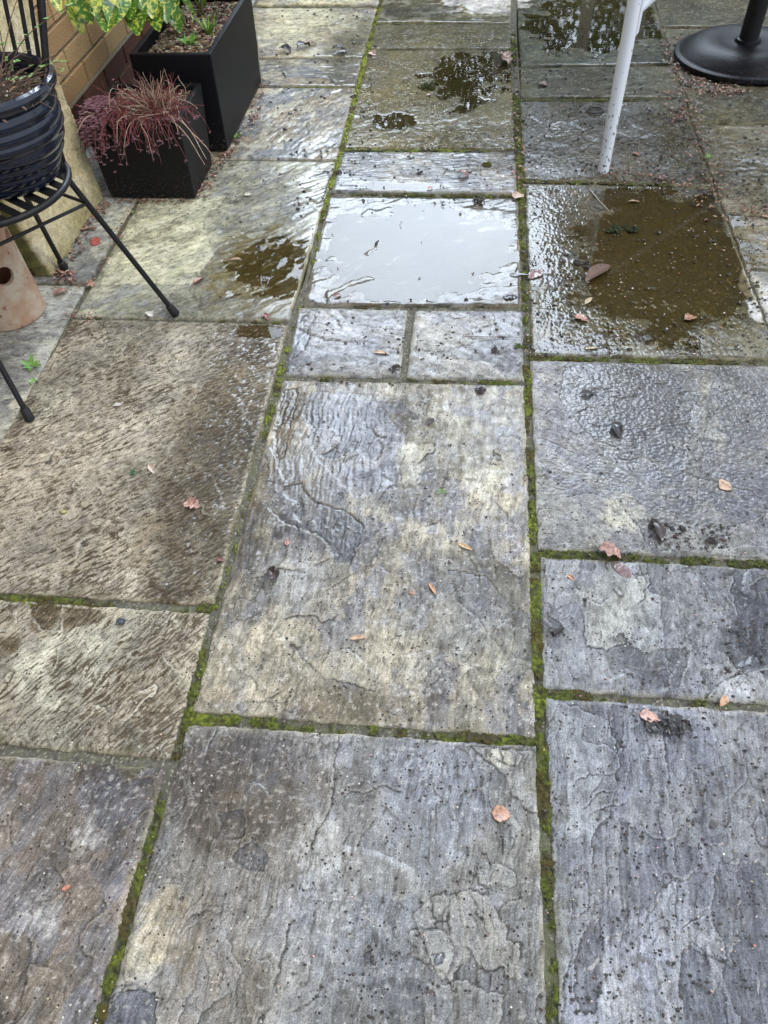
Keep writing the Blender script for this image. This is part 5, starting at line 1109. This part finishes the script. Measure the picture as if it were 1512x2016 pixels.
leaf('fallen_leaf', 1210, 1108, 1248, 1142, .30, (.22, .13, .12), 'sodden dark pink leaf stuck flat below the crumpled pink one', .05, .05, .1, G, .8)
leaf('fallen_leaf', 1258, 1406, 1308, 1420, .36, (.58, .36, .28), 'pale pink leaf beside the rotten black leaves', .25, .2, .2, G)
leaf('fallen_leaf', 1436, 950, 1414, 962, .60, PEACH, 'cream pointed leaf alone on the rippled lilac slab', .05, .08, .06, G)
leaf('fallen_leaf', 1133, 622, 1162, 634, .45, (.55, .30, .22), 'orange-pink leaf at the near left side of the brown puddle', .2, .2, .2, G, .6)
leaf('fallen_leaf', 1348, 630, 1376, 622, .48, ORNG, 'orange leaf at the near right side of the brown puddle', .3, .25, .2, G, .6)
leaf('curled_leaf', 1152, 556, 1202, 522, .16, BRN, 'long brown leaf rolled into a tube in the brown puddle', .12, .9, .05, G, .6)
leaf('fallen_leaf', 1014, 394, 1028, 378, .42, (.62, .44, .34), 'pale peach leaf on the mossy joint right of the blue puddle', .4, .2, .15, G)
leaf('fallen_leaf', 366, 990, 396, 1002, .45, (.55, .32, .25), 'pink curled leaf in the wet part of the largest buff slab', .6, .45, .35, G)
leaf('fallen_leaf', 108, 582, 138, 570, .42, (.36, .20, .15), 'dull pink crumpled leaf between the terracotta pot and the leaning stone', .4, .4, .3, G)
leaf('fallen_leaf', 168, 562, 192, 562, .40, (.46, .26, .18), 'pinkish leaf on the joint beside the rear chair foot', .4, .4, .25, G)
leaf('fallen_leaf', 188, 484, 188, 462, .30, (.55, .13, .12), 'bright red leaf on the narrow slab beside the leaning stone', .1, .15, .05, G)
leaf('green_leaf', 256, 934, 274, 928, .42, (.035, .10, .03), 'small crumpled green leaf in the middle of the largest buff slab', .5, .4, .3, G)
leaf('narrow_leaf', 292, 912, 304, 932, .20, (.46, .34, .24), 'pale papery leaf beside the small green one', .1, .2, .05, G)
leaf('narrow_leaf', 120, 1006, 135, 1008, .30, (.52, .50, .16), 'small yellow leaf on the dry side of the largest buff slab', .1, .2, .05, G)
leaf('narrow_leaf', 688, 1257, 722, 1253, .16, (.60, .40, .24), 'slim pale leaf near the middle of the longest central slab', .1, .5, .05, G)
leaf('narrow_leaf', 845, 1147, 858, 1170, .16, (.58, .34, .20), 'slim orange leaf at a slant on the longest central slab', .1, .5, .05, G)
leaf('narrow_leaf', 902, 1070, 930, 1082, .17, (.62, .42, .22), 'slim straw-coloured leaf near the right edge of the longest central slab', .1, .5, .05, G)
leaf('narrow_leaf', 734, 692, 768, 696, .14, (.62, .44, .26), 'slim straw-coloured leaf on the left one of the two small slabs', .1, .4, .05, G)
leaf('narrow_leaf', 1432, 1370, 1416, 1393, .28, (.58, .34, .20), 'slim orange leaf lying across the joint below the beaded slab', .15, .4, .1, G)
leaf('narrow_leaf', 1115, 1130, 1134, 1144, .20, (.55, .30, .18), 'slim orange leaf at the upper left of the beaded slab', .1, .6, .05, G)
leaf('narrow_leaf', 1150, 686, 1180, 684, .14, (.60, .48, .28), 'slim cream leaf near the mossy joint below the brown puddle', .1, .3, .05, G)
leaf('narrow_leaf', 1152, 598, 1166, 584, .18, (.62, .50, .30), 'slim cream leaf floating in the brown puddle beside the rolled one', .1, .3, .05, G)
leaf('dark_leaf', 228, 1230, 252, 1218, .42, (.028, .040, .045), 'dark blue-grey leaf at the top of the pale buff slab', .3, .3, .25, G, .6)
leaf('dark_leaf', 528, 1125, 550, 1142, .45, (.05, .028, .025), 'dark curled leaf on the left of the longest central slab', .9, .5, .3, G, .6)
leaf('dark_leaf', 1208, 832, 1222, 866, .28, BLK, 'glossy black leaf folded on the rippled lilac slab', .25, .6, .15, G, .9)
leaf('dark_leaf', 1140, 776, 1172, 774, .24, BLK, 'flat black leaf at the upper left of the rippled lilac slab', .2, .5, .2, G, .8)
leaf('dark_leaf', 1286, 1030, 1306, 1068, .24, (.05, .03, .026), 'dark brown leaf among black crumbs at the bottom of the rippled slab', .5, .5, .25, G, .8)
leaf('dark_leaf', 1270, 1440, 1312, 1420, .36, BLK, 'rotten black leaf lying next to the pale pink one', .35, .3, .3, G, .25)
leaf('dark_leaf', 1290, 1428, 1330, 1446, .40, BLK, 'rotten black leaf in the middle of the rotten pile', .5, .3, .35, G, .25, lift=.003)
leaf('dark_leaf', 1336, 1446, 1374, 1434, .30, BLK, 'rotten black leaf curled up at the right of the rotten pile', .9, .5, .3, G, .25)
leaf('dark_leaf', 1318, 1418, 1350, 1408, .28, (.03, .025, .022), 'rotten black leaf at the back of the rotten pile', .3, .3, .3, G, .25)
leaf('dark_leaf', 1300, 1408, 1338, 1424, .42, (.035, .028, .026), 'rotten black leaf half under the back of the rotten pile', .3, .4, .4, G, .4)
leaf('dark_leaf', 1312, 1450, 1352, 1440, .40, BLK, 'rotten black leaf at the near edge of the rotten pile', .6, .5, .4, G, .4, lift=.002)
leaf('dark_leaf', 1338, 1420, 1366, 1442, .34, (.04, .026, .024), 'rotten dark brown leaf folded over the right of the rotten pile', .7, .6, .35, G, .4, lift=.004)
leaf('dark_leaf', 842, 838, 856, 820, .34, (.07, .05, .05), 'shrivelled grey-brown leaf near the top of the longest central slab', .5, .4, .3, G)
leaf('dark_leaf', 990, 586, 1026, 584, .26, (.05, .04, .05), 'dark sodden leaf at the near right corner of the blue puddle', .2, .2, .3, G, .8)
leaf('dark_leaf', 1012, 540, 1046, 541, .12, (.05, .035, .04), 'dark sodden leaf lying across the joint right of the blue puddle', .1, .2, .2, G, .8)
leaf('fallen_leaf', 1040, 548, 1075, 530, .28, (.30, .18, .16), 'sodden pinkish leaf at the left edge of the brown puddle slab', .1, .1, .3, G, .8)
leaf('fallen_leaf', 426, 1100, 446, 1104, .26, (.24, .09, .07), 'red-brown leaf fragment on the joint left of the longest central slab', .3, .3, .2, G)
leaf('fallen_leaf', 559, 1070, 574, 1066, .50, (.45, .22, .18), 'small pink leaf on the wet left part of the longest central slab', .2, .2, .2, G)
leaf('fallen_leaf', 805, 1165, 818, 1170, .45, ORNG, 'tiny orange leaf scrap right of centre on the longest central slab', .3, .3, .3, G)
leaf('fallen_leaf', 656, 584, 674, 578, .40, (.24, .13, .10), 'small brown leaf in the blue puddle', .3, .3, .1, G)
leaf('fallen_leaf', 480, 384, 498, 380, .45, (.62, .58, .42), 'cream round leaf on the yellow-green slab below the cube planter', .1, .1, .15, G)
leaf('petal', 290, 614, 300, 626, .36, (.72, .68, .58), 'white petal by the front foot of the chair', .3, .3, .1, G)
leaf('petal', 222, 800, 244, 794, .28, (.62, .60, .54), 'white papery scrap on the upper part of the largest buff slab', .3, .3, .2, G)
leaf('fallen_leaf', 122, 1752, 142, 1742, .34, (.60, .25, .16), 'orange shred on the dark brownish slab', .4, .3, .3, G)
leaf('fallen_leaf', 452, 512, 474, 508, .22, (.40, .25, .14), 'thin tan leaf at the left edge of the half brown puddle', .2, .3, .2, G)
leaf('fallen_leaf', 380, 560, 402, 545, .22, (.42, .20, .13), 'thin red-brown leaf on the slab in front of the chair', .3, .4, .2, G)
leaf('fallen_leaf', 518, 618, 530, 632, .30, (.30, .10, .08), 'small red-brown leaf by the joint left of the small grey slabs', .3, .4, .3, G)
leaf('fallen_leaf', 990, 112, 1004, 130, .40, (.58, .40, .30), 'pale curled leaf in the upper mossy joint by the specked slab', .5, .4, .3, G)
leaf('fallen_leaf', 600, 92, 628, 86, .36, (.50, .32, .27), 'pinkish leaf on the pale slab beyond the trough', .4, .4, .3, G)
leaf('fallen_leaf', 728, 104, 742, 110, .45, (.55, .35, .26), 'peach leaf on the moss line beyond the specked slab', .3, .3, .2, G)
leaf('fallen_leaf', 840, 188, 852, 186, .40, (.60, .46, .38), 'pale leaf next to the mossy lump in the specked slab', .3, .3, .2, G)
leaf('fallen_leaf', 840, 371, 856, 369, .30, (.56, .33, .28), 'pink leaf scrap on the ridged slab above the blue puddle', .2, .3, .2, G)
leaf('fallen_leaf', 902, 342, 928, 350, .34, (.22, .10, .08), 'red-brown leaf near the right end of the ridged slab', .6, .4, .3, G)
leaf('fallen_leaf', 1060, 164, 1080, 170, .40, (.42, .28, .24), 'dull pink leaf behind the white table leg on the thin slab', .3, .3, .3, G)
leaf('fallen_leaf', 1244, 302, 1262, 306, .40, (.46, .24, .14), 'orange leaf to the right of the table foot', .3, .3, .2, G)
leaf('fallen_leaf', 1296, 356, 1318, 350, .46, (.24, .15, .15), 'sodden purple-brown leaf at the right end of the mossy joint', .5, .4, .3, G, .8)
leaf('narrow_leaf', 1238, 396, 1260, 396, .22, (.62, .45, .30), 'cream leaf fragment at the top of the brown puddle', .2, .3, .1, G)
leaf('fallen_leaf', 1500, 424, 1516, 428, .30, (.60, .38, .24), 'pale orange leaf at the right edge of the patio', .2, .3, .1, G)
leaf('dark_leaf', 552, 100, 578, 106, .36, BLK, 'black curled leaf beyond the trough, the near one of two', .6, .5, .3, G)
leaf('dark_leaf', 586, 100, 616, 88, .30, (.06, .045, .045), 'black shrivelled leaf beside the pinkish one beyond the trough', .6, .5, .3, G)
leaf('dark_leaf', 654, 102, 690, 102, .34, (.055, .045, .05), 'dark crumpled leaf left of the bright moss line', .6, .4, .4, G)

def twig(pts, r, c, label, name='twig', cat='twig'):
    m = MB(); P = [Vector(at(x, y, .003)) for x, y in pts]
    m.tube(P, [r*(1-.5*i/(len(P)-1)) for i in range(len(P))], 7)
    tag(m.build(name, simple('twig_bark', c, .8, .2, 200)), label, cat)
twig([(1160, 372), (1174, 388), (1182, 398), (1198, 414)], .0022, (.55, .48, .44), 'pale bent twig at the top of the brown puddle')
twig([(990, 1652), (991, 1666), (990, 1682)], .0016, (.05, .045, .04), 'short dark twig below the orange leaf')
twig([(718, 1804), (728, 1812), (738, 1820)], .0006, (.62, .50, .38), 'hair-thin pale stalk on the nearest central slab')
twig([(1100, 352), (1180, 348), (1240, 332), (1310, 318)], .0012, (.18, .11, .08), 'long thin brown twig by the foot of the table leg')
twig([(914, 662), (960, 663), (1028, 664)], .0010, (.22, .14, .13), 'thin reddish twig across the right small slab')
twig([(1088, 1248), (1110, 1236)], .0055, (.045, .042, .038), 'dark stub of bark at the left of the beaded slab')
twig([(548, 345), (566, 340), (584, 328)], .0016, (.07, .055, .05), 'dark forked twig above the half brown puddle')
twig([(1450, 470), (1458, 470)], .001, (.3, .2, .15), 'brown twig scrap on the right joint')
twig([(776, 1428), (792, 1432)], .001, (.2, .1, .1), 'tiny brown twig in the lower mossy joint')
m = MB(); c_ = Vector(at(1172, 217, .004)); m.tube([c_+Vector((.030*math.cos(t*PI/12), .026*math.sin(t*PI/12), 0)) for t in range(25)], .0024, 8, False)
tag(m.build('rubber_ring', M_RUBBER), 'black rubber ring lying behind the white table leg', 'ring')

# moss lumps and soil crumbs big enough to count
def clod(px, py, rp, c, label, name='moss_lump', cat='moss'):
    p = at(px, py, 0); s = np.linalg.norm(at(px+rp, py, 0)-p); its = []; lob = [(random.uniform(-.7, .7)*s, random.uniform(-.7, .7)*s, random.uniform(.35, .75)) for _ in range(4)]
    for _ in range(150):
        lx, ly_, lr = random.choice(lob); a_ = random.random()*6.28; q = random.random()**.5; its.append((p[0]+lx+s*lr*q*math.cos(a_), p[1]+ly_+s*lr*q*math.sin(a_), .001+s*.8*lr*(1-q*q)*random.uniform(.3, 1.2), s*random.uniform(.08, .2), c))
    tag(lumps_mesh(name, its, M_MOSS if cat == 'moss' else M_DEBRIS, None, .9), label, cat)
MG = (.10, .14, .02); SOIL = (.045, .035, .028)
clod(960, 323, 10, (.16, .15, .03), 'ball of olive moss on the ridged slab above the blue puddle')
clod(1019, 683, 8, MG, 'ball of bright moss on the right small slab'); clod(848, 172, 14, (.07, .08, .02), 'moss lump standing in the wet specked slab')
clod(1206, 452, 16, (.05, .07, .025), 'green mossy clump in the middle of the brown puddle'); clod(1242, 452, 13, (.04, .05, .02), 'dark mossy clump to the right of the green one in the brown puddle')
for q, t in (((945, 768, 11), 'black soil clod at the top right of the longest central slab'), ((1145, 524, 14), 'black soil clod left of the rolled brown leaf'), ((944, 395, 11), 'dark soil clod at the back edge of the blue puddle'),
             ((778, 728, 12), 'black soil clod at the near right corner of the left small slab'), ((970, 690, 9), 'dark soil clod beside the bright moss ball'), ((668, 340, 7), 'small dark clod by the moss line left of the ridged slab'),
             ((1288, 1032, 12), 'dark soil clod behind the dark brown leaf'), ((1342, 1040, 9), 'dark soil clod right of the dark brown leaf'), ((1398, 1064, 9), 'left of two black clods above the lower right joint'), ((1402, 1068, 9), 'right of two black clods above the lower right joint')):
    clod(*q, SOIL, t, 'soil_clod', 'soil clod')

# countless crumbs, seeds and bark
def scatter(n, px0, px1, py0, py1, rlo, rhi, cols, z=.001, clump=1.0, seed=1):
    its = []; tries = 0
    while len(its) < n and tries < n*8:
        tries += 1; px = random.uniform(px0, px1); py = random.uniform(py0, py1)
        if clump and fbm(np.array([px/70.]), np.array([py/45.]), 3, 900+seed)[0] < random.uniform(-.35, .75)*clump*1.1: continue
        if 1130 < px < 1470 and 380 < py < 660 and random.random() < .72: continue
        if 655 < px < 1005 and 400 < py < 592 and random.random() < .88: continue
        x, y = atxy(px, py)
        if x < -1.38: continue
        its.append((x, y, z, (rlo+(rhi-rlo)*random.random()**2.6)*1.15, random.choice(cols)))
    return its
DK = [(.03, .024, .02), (.05, .035, .028), (.02, .018, .016)]; PAL = [(.58, .44, .32), (.50, .34, .24), (.65, .58, .48), (.40, .22, .15)]; RB = [(.22, .09, .06), (.30, .14, .09), (.12, .06, .045), (.40, .24, .17), (.06, .04, .03)]
crumbs = (scatter(1300, 1065, 1520, 700, 2016, .0010, .0034, DK, seed=1)+scatter(1000, 560, 1040, 750, 2016, .0008, .0029, DK, seed=2)+scatter(170, 0, 560, 640, 2016, .0008, .0024, DK, seed=3)
          + scatter(1300, 1030, 1512, 60, 700, .0016, .0055, DK, seed=4)+scatter(420, 650, 1030, 50, 600, .0014, .004, DK, seed=5)+scatter(90, 650, 1030, 50, 600, .003, .007, DK, seed=25)+scatter(260, 530, 740, 20, 420, .0018, .0075, DK, seed=6)+scatter(300, 200, 640, 300, 640, .0010, .003, DK, seed=7)+scatter(60, 380, 640, 300, 620, .002, .005, DK, seed=17)+scatter(260, 600, 1040, 600, 760, .001, .0048, DK, seed=8)+scatter(160, 1030, 1500, 180, 700, .003, .007, DK, seed=24)
          + scatter(100, 1290, 1440, 1030, 1080, .002, .005, DK, clump=0, seed=9)+scatter(120, 1420, 1512, 1220, 1330, .001, .0055, DK, clump=0, seed=9))
tag(lumps_mesh('soil_crumbs', crumbs, M_DEBRIS, None, .7), 'countless dark soil crumbs scattered over the wet slabs', 'debris', kind='stuff')
seeds = (scatter(150, 1065, 1520, 700, 2016, .0008, .0020, PAL, seed=11)+scatter(150, 380, 1040, 750, 2016, .0007, .0018, PAL, seed=12)+scatter(150, 0, 400, 640, 2016, .0008, .0018, PAL, seed=13)
         + scatter(1700, 680, 1012, 60, 295, .0014, .0030, [(.62, .60, .56), (.55, .48, .38), (.70, .68, .62)], clump=.6, seed=14)+scatter(1100, 1030, 1460, 60, 700, .0012, .0030, PAL+[(.65, .62, .58)], seed=15)+scatter(260, 1300, 1512, 180, 560, .0015, .003, PAL+RB, seed=16))
tag(lumps_mesh('seeds', seeds, M_DEBRIS, None, .35), 'countless pale seeds and husks sprinkled over the wet slabs', 'debris', kind='stuff')
bark = []
def bk(n, pts, wpx, lo=.002, hi=.007):
    for _ in range(n):
        t = random.random()*(len(pts)-1); i = int(t); f_ = t-i; px = pts[i][0]*(1-f_)+pts[i+1][0]*f_+random.gauss(0, wpx); py = pts[i][1]*(1-f_)+pts[i+1][1]*f_+random.gauss(0, wpx*.6)
        bark.append((*atxy(px, py), random.uniform(lo, hi)*1.7))
bk(260, [(388, 392), (420, 340), (450, 300), (500, 230), (522, 160)], 9); bk(120, [(215, 396), (300, 398), (385, 397)], 3, .001, .004); bk(200, [(204, 392), (190, 430), (160, 470), (115, 545), (150, 545)], 9)
bk(120, [(270, 400), (225, 480), (180, 560), (100, 558)], 6, .001, .005); bk(60, [(140, 622), (200, 628)], 6, .001, .004)
bk(330, [(1318, 80), (1330, 140), (1360, 165), (1400, 176), (1460, 180)], 13, .002, .007); bk(220, [(1290, 190), (1345, 180), (1360, 240), (1390, 320), (1420, 390)], 14, .001, .006); bk(160, [(1012, 100), (1016, 240), (1024, 380)], 9, .001, .006); bk(160, [(1250, 345), (1330, 350), (1400, 410), (1500, 420)], 20, .001, .005)
bk(140, [(1140, 340), (1240, 350), (1330, 360)], 12, .001, .004); bk(60, [(1330, 240), (1350, 205)], 10)
m = MB(); cc = []
for x, y, L_ in bark:
    if x < -1.385: continue
    a_ = random.random()*6.28; n0 = len(m.v)
    blade(m, (x, y, .003+random.random()*.005), (math.cos(a_), math.sin(a_), random.uniform(-.1, .35)), (0, 0, 1), L_*1.8, L_*.5, random.uniform(-.4, .8), .4, 3, .8); cc += [random.choice(RB)]*(len(m.v)-n0)
tag(np_mesh('bark_litter', np.array(m.v), np.array(m.f), M_DEBRIS, {'col': np.array(cc)}, smooth=False), 'reddish brown bud scales and bark litter drifted along the planters and joints', 'debris', kind='stuff')
